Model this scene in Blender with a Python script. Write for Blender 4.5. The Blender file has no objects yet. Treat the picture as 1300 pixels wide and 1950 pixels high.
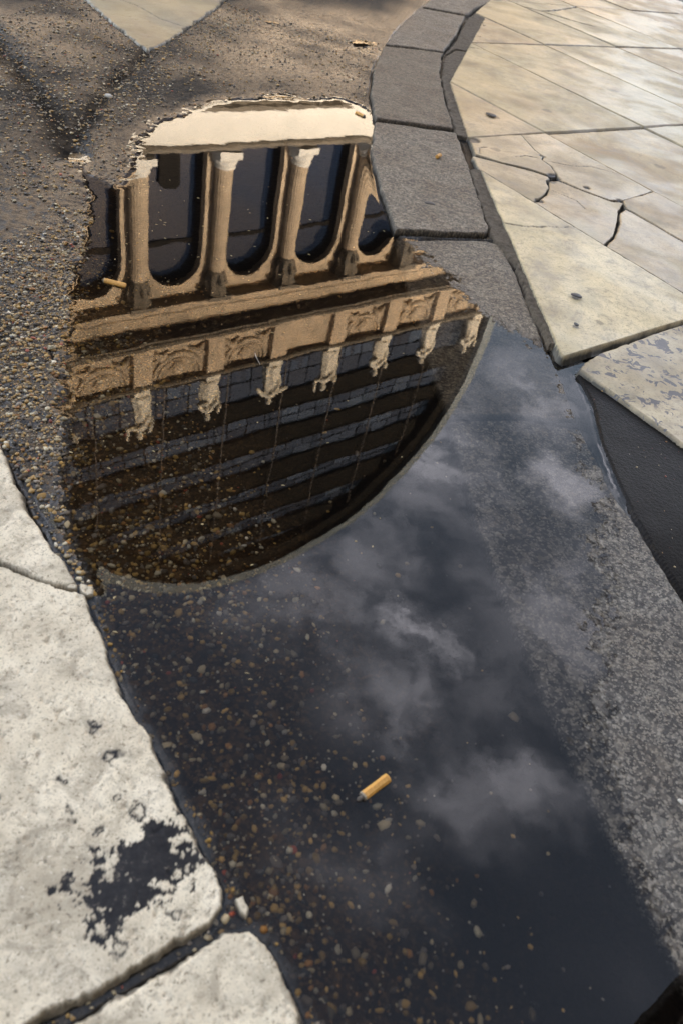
import bpy, math, random
import numpy as np
from mathutils import Matrix, Vector

SC = bpy.context.scene
COL = SC.collection
R = math.radians
random.seed(7)
RNG = np.random.default_rng(11)

# ------------------------------------------------------------------ camera
cam_d = bpy.data.cameras.new('camera')
cam = bpy.data.objects.new('camera', cam_d)
COL.objects.link(cam)
SC.camera = cam
CX = Vector((0.968553, 0.169351, 0.182276))
CY = Vector((-0.248806, 0.65925, 0.709566))
CZ = Vector((0.0, -0.732604, 0.680655))
m = Matrix((CX, CY, CZ)).transposed().to_4x4()
m.translation = Vector((0, 0, 0.62))
cam.matrix_world = m
cam_d.sensor_fit = 'VERTICAL'
cam_d.sensor_height = 36.0
cam_d.sensor_width = 24.0
cam_d.lens = 26.862
cam_d.clip_start = 0.02
cam_d.clip_end = 2000
cam_d.dof.use_dof = True
cam_d.dof.focus_distance = 1.35
cam_d.dof.aperture_fstop = 9.0

# ------------------------------------------------------------------ light
SUN_AZ, SUN_EL = R(118), R(16)          # azimuth clockwise from +Y
SKY_STRENGTH = 0.066
sun_d = bpy.data.lights.new('sun', 'SUN')
sun_d.energy = 2.2
sun_d.angle = R(0.5)
sun_d.color = (1.0, 0.87, 0.69)
sun = bpy.data.objects.new('sun', sun_d)
COL.objects.link(sun)
sdir = Vector((math.sin(SUN_AZ) * math.cos(SUN_EL), math.cos(SUN_AZ) * math.cos(SUN_EL), math.sin(SUN_EL)))
sun.rotation_euler = sdir.to_track_quat('Z', 'Y').to_euler()

W = bpy.data.worlds.new('World')
SC.world = W
W.use_nodes = True
nt = W.node_tree
nt.nodes.clear()


class NG:
    """tiny node-graph helper"""
    def __init__(s, tree):
        s.t = tree
    def n(s, typ, ins=None, **kw):
        nd = s.t.nodes.new(typ)
        for k, v in kw.items():
            setattr(nd, k, v)
        if ins:
            for k, v in ins.items():
                sock = nd.inputs[k]
                if hasattr(v, 'is_output') or isinstance(v, bpy.types.NodeSocket):
                    s.t.links.new(v, sock)
                else:
                    sock.default_value = v
        return nd
    def math(s, op, a, b=None, c=None, clamp=False):
        d = {0: a}
        if b is not None:
            d[1] = b
        if c is not None:
            d[2] = c
        nd = s.n('ShaderNodeMath', d, operation=op)
        nd.use_clamp = clamp
        return nd.outputs[0]
    def ramp(s, fac, stops, interp='LINEAR'):
        nd = s.n('ShaderNodeValToRGB', {0: fac})
        cr = nd.color_ramp
        cr.interpolation = interp
        while len(cr.elements) < len(stops):
            cr.elements.new(0.5)
        for e, (p, c) in zip(cr.elements, stops):
            e.position = p
            e.color = (c[0], c[1], c[2], 1) if not isinstance(c, (int, float)) else (c, c, c, 1)
        return nd.outputs[0]
    def sstep(s, v, lo, hi, a=0.0, b=1.0):
        nd = s.n('ShaderNodeMapRange', {0: v, 1: lo, 2: hi, 3: a, 4: b}, interpolation_type='SMOOTHSTEP')
        return nd.outputs[0]
    def mix(s, f, a, b, blend='MIX'):
        nd = s.n('ShaderNodeMix', data_type='RGBA', blend_type=blend)
        for i, v in ((0, f), (6, a), (7, b)):
            if isinstance(v, bpy.types.NodeSocket):
                s.t.links.new(v, nd.inputs[i])
            else:
                if i and len(v) == 3:
                    v = (*v, 1)
                nd.inputs[i].default_value = v
        return nd.outputs[2]
    def noise(s, vec, scale, detail=4, rough=0.55, dist=0.0, out=0):
        return s.n('ShaderNodeTexNoise', {'Vector': vec, 'Scale': scale, 'Detail': detail, 'Roughness': rough, 'Distortion': dist}).outputs[out]
    def vor(s, vec, scale, feature='F1', out='Color', rnd=1.0):
        nd = s.n('ShaderNodeTexVoronoi', feature=feature)
        s.t.links.new(vec, nd.inputs['Vector'])
        nd.inputs['Scale'].default_value = scale
        nd.inputs['Randomness'].default_value = rnd
        return nd.outputs[out]
    def sep(s, c):
        return s.n('ShaderNodeSeparateColor', {0: c}).outputs[0]
    def attr(s, name, out='Fac'):
        return s.n('ShaderNodeAttribute', attribute_name=name).outputs[out]
    def obj(s):
        return s.n('ShaderNodeTexCoord').outputs['Object']


g = NG(nt)
tc = g.n('ShaderNodeTexCoord').outputs['Generated']
sky = g.n('ShaderNodeTexSky', sky_type='NISHITA')
sky.sun_disc = False
sky.sun_elevation = SUN_EL
sky.sun_rotation = SUN_AZ
sky.altitude = 200
sky.air_density = 1.0
sky.dust_density = 3.0
sky.ozone_density = 0.3
sx = g.n('ShaderNodeSeparateXYZ', {0: tc})
zc = g.math('MAXIMUM', sx.outputs[2], 0.06)
cp = g.n('ShaderNodeCombineXYZ', {0: g.math('DIVIDE', sx.outputs[0], zc), 1: g.math('DIVIDE', sx.outputs[1], zc), 2: 0.0}).outputs[0]
warp = g.n('ShaderNodeVectorMath', {0: g.noise(cp, 5.0, 6, 0.62, out=1), 1: (0.5, 0.5, 0.5)}, operation='SUBTRACT').outputs[0]
warp2 = g.n('ShaderNodeVectorMath', {0: warp, 3: 0.34}, operation='SCALE').outputs[0]
cpw = g.n('ShaderNodeVectorMath', {0: cp, 1: warp2}, operation='ADD').outputs[0]
# cloud banks: (x, y, half-length x, half-length y, weight) in the flat cloud layer
mass = g.math('MULTIPLY', g.sstep(g.noise(cp, 1.1, 3, 0.5), 0.46, 0.70), 0.8)
for bx, by, rx, ry, wt in [(0.17, 0.84, .10, .10, .95), (0.09, 0.97, .10, .09, .45), (0.17, 0.70, .10, .09, .55), (0.29, 0.60, .15, .08, .48),
                           (0.22, 1.27, .10, .12, .28), (0.0, 0.84, .17, .14, .38), (.10, .88, .17, .20, .30), (.08, 1.10, .18, .14, .26), (0.40, 1.66, .14, .22, .30), (0.45, 1.36, .09, .11, .55), (0.36, .60, .06, .05, .6),
                           (0.12, .44, .12, .07, .22), (-.35, 1.9, .3, .5, .6), (1.1, .9, .5, .4, .6), (-.8, .4, .4, .3, .5), (.3, -.8, .7, .4, .6), (1.6, 2.6, .8, .8, .8), (0.2, 3.6, 1.2, .7, .7)]:
    dv = g.n('ShaderNodeVectorMath', {0: cpw, 1: (bx, by, 0)}, operation='SUBTRACT').outputs[0]
    dv = g.n('ShaderNodeVectorMath', {0: dv, 1: (1 / rx, 1 / ry, 1)}, operation='MULTIPLY').outputs[0]
    ln = g.n('ShaderNodeVectorMath', {0: dv}, operation='LENGTH').outputs['Value']
    mass = g.math('MAXIMUM', mass, g.math('MULTIPLY', g.sstep(ln, 0.15, 1.45, 1.0, 0.0), wt))
fine = g.sstep(g.noise(cpw, 8.0, 9, 0.62, .3), 0.34, 0.64, 0.25, 1.15)
cmask = g.math('MULTIPLY', mass, fine, clamp=True)
# thin grey-violet veil over the blue
skyc = g.mix(1.0, sky.outputs[0], (1.10, .95, .85), 'MULTIPLY')
bg1 = g.n('ShaderNodeBackground', {0: skyc, 1: SKY_STRENGTH})
bg2 = g.n('ShaderNodeBackground', {0: (0.93, 0.91, 1.0, 1), 1: 0.68})
mx = g.n('ShaderNodeMixShader', {0: cmask, 1: bg1.outputs[0], 2: bg2.outputs[0]})
g.n('ShaderNodeOutputWorld', {0: mx.outputs[0]})

SC.view_settings.view_transform = 'Standard'
SC.view_settings.look = 'None'
SC.view_settings.gamma = 1.0
SC.view_settings.use_curve_mapping = False
SC.view_settings.exposure = 3.65
SC.cycles.max_bounces = 10
SC.cycles.transparent_max_bounces = 12
SC.cycles.sample_clamp_indirect = 4.0
SC.cycles.use_denoising = True

# ------------------------------------------------------------------ materials
def mat(name, **kw):
    mt = bpy.data.materials.new(name)
    mt.use_nodes = True
    t = mt.node_tree
    t.nodes.clear()
    gg = NG(t)
    bs = gg.n('ShaderNodeBsdfPrincipled')
    gg.n('ShaderNodeOutputMaterial', {0: bs.outputs[0]})
    for k, v in kw.items():
        bs.inputs[k].default_value = v
    return mt, gg, bs


def lk(gg, out, bs, name):
    gg.t.links.new(out, bs.inputs[name])


def bump(gg, bs, h, strength=0.5, dist=0.001, coat=False):
    b = gg.n('ShaderNodeBump', {'Strength': strength, 'Distance': dist, 'Height': h})
    lk(gg, b.outputs[0], bs, 'Normal')
    return b


def simple(name, col, rough=0.6, var=0.15, scale=3.0, metal=0.0, bstr=0.25, bdist=0.01, spec=.35):
    mt, q, bs = mat(name, Roughness=rough, Metallic=metal)
    bs.inputs['Specular IOR Level'].default_value = spec
    p = q.obj()
    n = q.noise(p, scale, 6, 0.6)
    c = q.ramp(n, [(0.25, tuple(v * (1 - var) for v in col)), (0.75, tuple(min(1, v * (1 + var)) for v in col))])
    lk(q, c, bs, 'Base Color')
    bump(q, bs, q.noise(p, scale * 6, 5, 0.6), bstr, bdist)
    return mt


def m_asphalt():
    mt, q, bs = mat('asphalt')
    p = q.obj()
    wet = q.attr('wet')
    smooth = q.attr('smooth')
    cell = q.vor(p, 420.0)
    cell2 = q.vor(p, 190.0)
    r1, r2 = q.sep(cell), q.sep(cell2)
    grain = q.ramp(r1, [(0.0, (.022, .019, .017)), (.45, (.042, .035, .028)), (.72, (.065, .054, .040)), (.88, (.14, .11, .070)), (.97, (.34, .28, .19))])
    stones = q.ramp(r2, [(0.0, (.020, .018, .018)), (.5, (.042, .036, .030)), (.8, (.085, .070, .050)), (.95, (.20, .16, .10))])
    c = q.mix(0.55, grain, stones)
    c = q.mix(q.sstep(q.noise(p, 75.0, 5, .7), .48, .62, 0, .6), c, q.mix(1.0, c, (.35, .34, .34), 'MULTIPLY'))
    c = q.mix(q.sstep(q.noise(p, 120.0, 4, .7), .58, .68, 0, .55), c, (.19, .155, .105))
    patch = q.noise(p, 7.0, 5, 0.6)
    c = q.mix(q.sstep(patch, 0.42, 0.68, 0, 0.55), c, (.085, .068, .047), 'MIX')
    sm = q.mix(q.sstep(q.noise(p, 260.0, 3, .6), .62, .72, 0, .5), (.020, .0195, .022), (.06, .053, .046))
    c = q.mix(smooth, c, sm)
    c = q.mix(1.0, c, (.34, .315, .275), 'MULTIPLY')
    c = q.mix(q.attr('sub'), c, q.mix(1.0, c, (1.75, 1.32, .95), 'MULTIPLY'))
    c = q.mix(q.attr('silt'), c, (.0055, .0052, .005))
    c = q.mix(q.math('MULTIPLY', wet, 0.5), c, q.mix(1.0, c, (.45, .42, .40), 'MULTIPLY'))
    lk(q, c, bs, 'Base Color')
    rg = q.math('ADD', q.math('MULTIPLY_ADD', wet, -0.42, 0.72), q.math('MULTIPLY', q.attr('silt'), .45))
    rg = q.math('ADD', rg, q.math('MULTIPLY', q.noise(p, 30.0, 4), 0.12))
    lk(q, rg, bs, 'Roughness')
    d1 = q.vor(p, 420.0, out='Distance')
    d2 = q.vor(p, 190.0, out='Distance')
    h = q.math('ADD', q.math('MULTIPLY', d1, -0.6), q.math('MULTIPLY', d2, -1.0))
    h = q.math('ADD', h, q.noise(p, 900.0, 4))
    b = q.n('ShaderNodeBump', {'Strength': 0.8, 'Distance': 0.0016, 'Height': h})
    lk(q, b.outputs[0], bs, 'Normal')
    dry = q.math('SUBTRACT', 1.0, q.attr('sub'), clamp=True)
    dull = q.math('MULTIPLY_ADD', q.math('MAXIMUM', q.math('MULTIPLY', smooth, .8), q.attr('silt')), -.95, 1.0, clamp=True)
    lk(q, q.math('MULTIPLY', q.math('MULTIPLY', dry, dull), q.math('MULTIPLY', wet, 1.15, clamp=True)), bs, 'Coat Weight')
    lk(q, q.math('MULTIPLY_ADD', q.math('MULTIPLY', dry, dull), .24, .03), bs, 'Specular IOR Level')
    bs.inputs['Coat Roughness'].default_value = 0.16
    b2 = q.n('ShaderNodeBump', {'Strength': 0.25, 'Distance': 0.0008, 'Height': h})
    lk(q, b2.outputs[0], bs, 'Coat Normal')
    return mt


def m_pebble():
    mt, q, bs = mat('aggregate', Roughness=0.45)
    p = q.obj()
    c = q.attr('col', 'Color')
    n = q.noise(p, 400.0, 4, .6)
    c2 = q.mix(q.sstep(n, .35, .7, 0, .45), c, q.mix(1.0, c, (.55, .5, .45), 'MULTIPLY'))
    lk(q, c2, bs, 'Base Color')
    lk(q, q.attr('spec'), bs, 'Specular IOR Level')
    bump(q, bs, q.noise(p, 900.0, 3), .3, .0006)
    return mt


def m_granite(name, dark, light, speck, wetness=0.0):
    mt, q, bs = mat(name)
    p = q.obj()
    r1 = q.sep(q.vor(p, 380.0))
    r2 = q.sep(q.vor(p, 150.0))
    c = q.ramp(r1, [(0, dark), (.4, tuple(.5 * (a + b) for a, b in zip(dark, light))), (.7, light), (.9, speck)])
    c2 = q.ramp(r2, [(0, dark), (.55, light), (.93, speck)])
    c = q.mix(.4, c, c2)
    c = q.mix(q.sstep(q.noise(p, 9.0, 5, .65), .40, .70, 0, .6), c, q.mix(1.0, c, (.62, .52, .42), 'MULTIPLY'))
    fl = q.attr('fleck')
    rf = q.sep(q.vor(p, 600.0))
    th = q.math('MULTIPLY_ADD', fl, -.25, 1.0)
    c = q.mix(q.math('GREATER_THAN', rf, th), c, q.mix(q.noise(p, 300.0, 2), speck, q.mix(1.0, (*speck, 1), (.45, .42, .38), 'MULTIPLY')))
    wet = q.attr('wet')
    c = q.mix(wet, c, q.mix(1.0, c, (.36, .36, .38), 'MULTIPLY'))
    c = q.mix(q.math('MULTIPLY', q.attr('edge'), .75, clamp=True), c, (.016, .014, .012))
    lk(q, c, bs, 'Base Color')
    rg = q.math('MULTIPLY_ADD', wet, -0.30, 0.68)
    lk(q, rg, bs, 'Roughness')
    lk(q, q.math('SUBTRACT', .42, q.math('MULTIPLY', q.attr('sub'), .40)), bs, 'Specular IOR Level')
    h = q.math('ADD', q.math('MULTIPLY', q.vor(p, 300.0, out='Distance'), -1.0), q.noise(p, 700.0, 5, .65))
    bump(q, bs, h, .55, .0012)
    return mt


def m_marble(name, tint=(.86, .83, .70), brown=0.5, greypatch=0.0, gloss=0.46):
    mt, q, bs = mat(name)
    p = q.obj()
    oi = q.n('ShaderNodeObjectInfo').outputs['Random']
    pv = q.n('ShaderNodeVectorMath', {0: p, 1: q.n('ShaderNodeCombineXYZ', {0: q.math('MULTIPLY', oi, 37.0), 1: q.math('MULTIPLY', oi, 11.0), 2: 0.0}).outputs[0]}, operation='ADD').outputs[0]
    n1 = q.noise(pv, 6.0, 8, .62, .4)
    base = q.ramp(n1, [(.32, (.25, .215, .15)), (.5, (.405, .36, .27)), (.66, (.50, .45, .35))])
    base = q.mix(1.0, base, tint, 'MULTIPLY')
    base = q.mix(1.0, base, q.ramp(oi, [(0, (.98, .92, .82)), (.35, (1.12, 1.10, 1.04)), (.7, (1.05, .99, .88)), (1, (1.18, 1.15, 1.06))]), 'MULTIPLY')
    n2 = q.noise(pv, 3.6, 6, .66, 1.1)
    c = q.mix(q.sstep(n2, .50, .70, 0, brown), base, (.26, .165, .07))
    # clay-grey clouding and old dirt ground into the surface
    c = q.mix(q.sstep(q.noise(pv, 14.0, 8, .72, .6), .46, .70, 0, .55), c, (.20, .175, .145))
    c = q.mix(q.sstep(q.noise(pv, 55.0, 6, .7, .8), .50, .66, 0, .5), c, (.19, .155, .10))
    c = q.mix(q.sstep(q.noise(pv, 260.0, 5, .7), .52, .66, 0, .6), c, (.14, .115, .075))
    c = q.mix(q.sstep(q.noise(pv, 2.4, 5, .6, 1.5), .48, .66, 0, .4), c, (.27, .235, .13))
    dots = q.sstep(q.noise(pv, 85.0, 5, .7), .63, .69, 0, .85)
    reg = q.sstep(q.noise(pv, 8.0, 3), .48, .6)
    c = q.mix(q.math('MULTIPLY', dots, reg), c, (.13, .11, .09))
    c = q.mix(q.math('MULTIPLY', q.attr('edge'), .95, clamp=True), c, (.035, .031, .022))
    c = q.mix(q.attr('spot'), c, (.022, .020, .018))
    if greypatch:
        gp = q.sstep(q.noise(pv, 52.0, 4, .55, .7), .55, .585)
        gr = q.sstep(q.noise(pv, 7.0, 2), .32, .44)
        gm = q.math('MULTIPLY', gp, gr)
        c = q.mix(q.math('MULTIPLY', gm, greypatch), c, (.085, .085, .10))
    lk(q, c, bs, 'Base Color')
    rg = q.sstep(q.noise(pv, 4.0, 6, .62, .5), .42, .62, gloss - .09, gloss + .12)
    if greypatch:
        rg = q.math('MULTIPLY_ADD', gm, .10, rg)
    lk(q, rg, bs, 'Roughness')
    h = q.math('ADD', q.math('MULTIPLY', q.noise(pv, 160.0, 6, .65), .5), q.math('MULTIPLY', q.noise(pv, 14.0, 4), 1.0))
    if greypatch:
        h = q.math('MULTIPLY_ADD', gm, -.35, h)
    bump(q, bs, h, .5, .0015)
    return mt


def m_limestone():
    mt, q, bs = mat('worn_limestone')
    bs.inputs['Specular IOR Level'].default_value = .2
    p = q.obj()
    n1 = q.noise(p, 16.0, 8, .68, .3)
    c = q.ramp(n1, [(.28, (.40, .345, .26)), (.5, (.60, .54, .425)), (.72, (.72, .66, .54))])
    c = q.mix(q.sstep(q.noise(p, 7.0, 6, .68, .8), .44, .68, 0, .75), c, (.25, .22, .17))
    c = q.mix(q.sstep(q.noise(p, 38.0, 6, .7, .6), .50, .66, 0, .55), c, (.22, .19, .145))
    c = q.mix(q.sstep(q.noise(p, 130.0, 5, .7), .56, .70, 0, .55), c, (.22, .195, .16))
    c = q.mix(q.sstep(q.noise(p, 330.0, 3, .6), .60, .74, 0, .6), c, (.72, .68, .58))
    c = q.mix(q.sstep(q.noise(p, 480.0, 4, .7), .54, .66, 0, .62), c, (.17, .145, .105))
    c = q.mix(q.sstep(q.noise(p, 210.0, 5, .7), .57, .66, 0, .8), c, (.15, .125, .09))
    c = q.mix(1.0, c, (1.14, 1.115, 1.05), "MULTIPLY")
    c = q.mix(q.attr('tar'), c, q.ramp(q.noise(p, 150.0, 5, .7), [(.35, (.010, .010, .012)), (.6, (.022, .021, .022)), (.72, (.16, .14, .11))]))
    c = q.mix(q.math('MULTIPLY', q.attr('edge'), .6, clamp=True), c, (.12, .10, .075))
    lk(q, c, bs, 'Base Color')
    lk(q, q.math('MULTIPLY_ADD', q.attr('tar'), .0, q.sstep(q.noise(p, 11.0, 5, .65), .35, .7, .34, .7)), bs, 'Roughness')
    h = q.math('ADD', q.noise(p, 620.0, 6, .75), q.math('MULTIPLY', q.noise(p, 240.0, 4, .6), .6))
    bump(q, bs, h, .26, .0010)
    return mt


def m_water():
    mt = bpy.data.materials.new('puddle_water')
    mt.use_nodes = True
    t = mt.node_tree
    t.nodes.clear()
    q = NG(t)
    p = q.obj()
    h = q.math('ADD', q.math('MULTIPLY', q.noise(p, 6.0, 2, .4), 1.0), q.math('MULTIPLY', q.noise(p, 26.0, 2, .45), .10))
    b = q.n('ShaderNodeBump', {'Strength': 1.0, 'Distance': 0.00022, 'Height': h})
    fr = q.n('ShaderNodeFresnel', {'IOR': 1.36, 'Normal': b.outputs[0]})
    tr = q.n('ShaderNodeBsdfTransparent', {'Color': (.93, .90, .85, 1)})
    gl = q.n('ShaderNodeBsdfGlossy', {'Color': (1, 1, 1, 1), 'Roughness': 0.0, 'Normal': b.outputs[0]})
    mxs = q.n('ShaderNodeMixShader', {0: fr.outputs[0], 1: tr.outputs[0], 2: gl.outputs[0]})
    q.n('ShaderNodeOutputMaterial', {0: mxs.outputs[0]})
    return mt


M = dict(
    asphalt=m_asphalt(), pebble=m_pebble(),
    granite=m_granite('grey_granite', (.055, .045, .034), (.130, .108, .080), (.30, .255, .185)),
    brown_granite=m_granite('brown_granite', (.060, .047, .033), (.115, .091, .062), (.22, .18, .125)),
    wet_granite=m_granite('wet_granite', (.026, .0235, .022), (.066, .060, .053), (.33, .30, .245)),
    marble=m_marble('cream_marble', brown=.35), stained=m_marble('stained_marble', (.86, .77, .60), .9),
    grey_marble=m_marble('grey_marble', (.60, .60, .56), .12, gloss=.5),
    white_marble=m_marble('pale_marble', (1.22, 1.15, .95), .10, gloss=.5), pink_marble=m_marble('pinkish_marble', (.86, .76, .64), .3),
    spotted=m_marble('pitted_marble', (.92, .90, .84), .05, .9, .5),
    limestone=m_limestone(), water=m_water(),
    mortar=simple('mortar', (.095, .078, .058), .8, .55, 110, bdist=.003, bstr=.8, spec=.2),
    facade=simple('facade_stone', (.30, .236, .165), .8, .42, .7, bdist=.03),
    pale_facade=simple('pale_facade_stone', (.43, .415, .38), .8, .10, .7, bdist=.02),
    dark_stone=simple('dark_trim_stone', (.10, .085, .065), .85, .3, 1.5),  # plain darker trim tone for mouldings, capitals and eave
    statue=simple('statue_stone', (.50, .46, .38), .75, .25, 3.0, bdist=.03),
    dark_metal=simple('dark_roof_metal', (.011, .010, .008), .9, .2, 1.0, spec=.04),
    rim=simple('pale_zinc', (.14, .17, .19), .55, .08, .6, metal=.0),
    bronze=simple('bronze_rod', (.045, .034, .024), .5, .2, 2.0),
    lip=simple('dull_bronze', (.025, .022, .018), .9, .2, 2.0, spec=.05),
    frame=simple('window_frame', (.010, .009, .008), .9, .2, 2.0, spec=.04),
    plaster=simple('town_hall_stone', (.36, .31, .24), .85, .2, .5, bdist=.03),
    slate=simple('slate', (.06, .065, .075), .6, .3, 2.0),
    filter=None, ash=simple('ash', (.10, .085, .07), .9, .6, 400, bdist=.001), gum=simple('gum', (.045, .042, .042), .5, .3, 300, bdist=.0006),
    paper=simple('scorched_paper', (.32, .27, .20), .8, .6, 500, bdist=.0005),
)
mt, q, bs = mat('cork_paper', Roughness=.55)
pp = q.obj()
cc = q.ramp(q.noise(pp, 420.0, 5, .65), [(.3, (.42, .20, .035)), (.6, (.60, .32, .07)), (.8, (.68, .40, .11))])
cc = q.mix(q.sstep(q.noise(pp, 1300.0, 3), .60, .70, 0, .6), cc, (.30, .13, .02))
lk(q, cc, bs, 'Base Color')
bump(q, bs, q.noise(pp, 700.0, 4), .4, .0005)
M['filter'] = mt
mt, q, bs = mat('window_glass', Roughness=.06)
bs.inputs['Base Color'].default_value = (.006, .011, .024, 1)
bs.inputs['IOR'].default_value = 1.33
M['glass'] = mt
mt, q, bs = mat('blue_roof_glass', Roughness=.10)
oi = q.n('ShaderNodeObjectInfo').outputs['Random']
lk(q, q.ramp(oi, [(0, (.006, .011, .021)), (.7, (.016, .026, .045)), (1, (.045, .066, .10))]), bs, 'Base Color')
bs.inputs['IOR'].default_value = 1.6
M['roof_glass'] = mt

# ------------------------------------------------------------------ object helpers
def props(o, label=None, cat=None, group=None, kind=None):
    if label: o['label'] = label
    if cat: o['category'] = cat
    if group: o['group'] = group
    if kind: o['kind'] = kind
    return o


def empty(name, loc=(0, 0, 0), rz=0.0, label=None, cat=None, group=None, kind=None):
    o = bpy.data.objects.new(name, None)
    COL.objects.link(o)
    o.location = loc
    o.rotation_euler = (0, 0, rz)
    o.empty_display_size = 0.1
    return props(o, label, cat, group, kind)


def mesh_np(name, v, f, material, parent=None, smooth=False, loc=(0, 0, 0)):
    """v (n,3) array, f (m,k) array of equal-sided faces"""
    me = bpy.data.meshes.new(name)
    v = np.asarray(v, np.float32)
    f = np.asarray(f, np.int32)
    k = f.shape[1]
    me.vertices.add(len(v))
    me.vertices.foreach_set('co', v.ravel())
    me.loops.add(f.size)
    me.loops.foreach_set('vertex_index', f.ravel())
    me.polygons.add(len(f))
    me.polygons.foreach_set('loop_start', np.arange(0, f.size, k, dtype=np.int32))
    if smooth:
        me.polygons.foreach_set('use_smooth', np.ones(len(f), bool))
    me.update(calc_edges=True)
    me.materials.append(material)
    o = bpy.data.objects.new(name, me)
    COL.objects.link(o)
    o.location = loc
    if parent:
        o.parent = parent
    return o


def fattr(o, name, arr):
    a = o.data.attributes.new(name, 'FLOAT', 'POINT')
    a.data.foreach_set('value', np.asarray(arr, np.float32))


class MB:
    """collects simple solids; build() links them as one mesh object"""
    def __init__(s):
        s.v, s.f = [], []
    def quadstrip(s, a, b, closed=False):
        i0 = len(s.v)
        s.v += list(a) + list(b)
        n = len(a)
        for i in range(n if closed else n - 1):
            j = (i + 1) % n
            s.f.append((i0 + i, i0 + j, i0 + n + j, i0 + n + i))
        return s
    def face(s, pts):
        i0 = len(s.v)
        s.v += list(pts)
        s.f.append(tuple(range(i0, i0 + len(pts))))
        return s
    def box(s, x0, x1, y0, y1, z0, z1):
        i = len(s.v)
        s.v += [(x, y, z) for z in (z0, z1) for y in (y0, y1) for x in (x0, x1)]
        s.f += [tuple(i + k for k in q_) for q_ in ((0, 2, 3, 1), (4, 5, 7, 6), (0, 1, 5, 4), (2, 6, 7, 3), (0, 4, 6, 2), (1, 3, 7, 5))]
        return s
    def lathe(s, prof, n=16, c=(0, 0, 0), rad=None, cap=True, sx=1.0, sy=1.0):
        rings = []
        for r, z in prof:
            ring = []
            for k in range(n):
                a = 2 * math.pi * k / n
                rr = r * (rad(a, z) if rad else 1)
                ring.append((c[0] + sx * rr * math.cos(a), c[1] + sy * rr * math.sin(a), c[2] + z))
            rings.append(ring)
        i0 = len(s.v)
        for rg_ in rings:
            s.v += rg_
        for j in range(len(rings) - 1):
            for k in range(n):
                k2 = (k + 1) % n
                s.f.append((i0 + j * n + k, i0 + j * n + k2, i0 + (j + 1) * n + k2, i0 + (j + 1) * n + k))
        if cap:
            s.f.append(tuple(i0 + k for k in reversed(range(n))))
            s.f.append(tuple(i0 + (len(rings) - 1) * n + k for k in range(n)))
        return s
    def tube(s, pts, radii, n=8):
        pts = [Vector(p_) for p_ in pts]
        rings = []
        for i, p_ in enumerate(pts):
            d = (pts[min(i + 1, len(pts) - 1)] - pts[max(i - 1, 0)]).normalized()
            a = d.cross(Vector((0, 0, 1)))
            if a.length < 1e-3:
                a = d.cross(Vector((1, 0, 0)))
            a.normalize()
            b_ = d.cross(a)
            r = radii[i] if hasattr(radii, '__len__') else radii
            rings.append([tuple(p_ + r * (math.cos(2 * math.pi * k / n) * a + math.sin(2 * math.pi * k / n) * b_)) for k in range(n)])
        i0 = len(s.v)
        for rg_ in rings:
            s.v += rg_
        for j in range(len(rings) - 1):
            for k in range(n):
                k2 = (k + 1) % n
                s.f.append((i0 + j * n + k, i0 + (j + 1) * n + k, i0 + (j + 1) * n + k2, i0 + j * n + k2))
        s.f.append(tuple(i0 + k for k in range(n)))
        s.f.append(tuple(i0 + (len(rings) - 1) * n + k for k in reversed(range(n))))
        return s
    def build(s, name, material, parent=None, smooth=False, loc=(0, 0, 0)):
        me = bpy.data.meshes.new(name)
        me.from_pydata([tuple(p_) for p_ in s.v], [], s.f)
        if smooth:
            me.polygons.foreach_set('use_smooth', np.ones(len(me.polygons), bool))
        me.materials.append(material)
        me.update()
        o = bpy.data.objects.new(name, me)
        COL.objects.link(o)
        o.location = loc
        if parent:
            o.parent = parent
        return o


def copy_obj(o, parent=None):
    c = o.copy()
    COL.objects.link(c)
    if parent:
        c.parent = parent
    return c


# ------------------------------------------------------------------ noise and distance helpers
def vnoise(x, y, scale, seed):
    r = np.random.default_rng(seed)
    tab = r.random((256, 256)).astype(np.float32)
    u, v = x * scale, y * scale
    iu, iv = np.floor(u).astype(int), np.floor(v).astype(int)
    fu, fv = u - iu, v - iv
    fu, fv = fu * fu * (3 - 2 * fu), fv * fv * (3 - 2 * fv)
    a, b = tab[iu & 255, iv & 255], tab[(iu + 1) & 255, iv & 255]
    c, d = tab[iu & 255, (iv + 1) & 255], tab[(iu + 1) & 255, (iv + 1) & 255]
    return (a * (1 - fu) + b * fu) * (1 - fv) + (c * (1 - fu) + d * fu) * fv - 0.5


def fbm(x, y, scale, seed, octv=4, gain=.5):
    s, amp = 0, 1
    for i in range(octv):
        s = s + amp * vnoise(x + 3.1 * i, y - 1.7 * i, scale * 2 ** i, seed + i)
        amp *= gain
    return s


def seg_dist(px, py, a, b):
    ax, ay = a
    dx, dy = b[0] - ax, b[1] - ay
    t = np.clip(((px - ax) * dx + (py - ay) * dy) / max(dx * dx + dy * dy, 1e-12), 0, 1)
    return np.hypot(px - ax - t * dx, py - ay - t * dy)


def line_dist(px, py, pts):
    d = np.full(px.shape, 1e9)
    for a, b in zip(pts[:-1], pts[1:]):
        d = np.minimum(d, seg_dist(px, py, a, b))
    return d


def sdf(px, py, poly):
    """signed distance, positive inside"""
    d = np.full(px.shape, 1e9)
    ins = np.zeros(px.shape, bool)
    n = len(poly)
    for i in range(n):
        a, b = poly[i], poly[(i + 1) % n]
        d = np.minimum(d, seg_dist(px, py, a, b))
        cond = (a[1] > py) != (b[1] > py)
        xi = (b[0] - a[0]) * (py - a[1]) / ((b[1] - a[1]) if abs(b[1] - a[1]) > 1e-12 else 1e-12) + a[0]
        ins ^= cond & (px < xi)
    return np.where(ins, d, -d)


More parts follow.
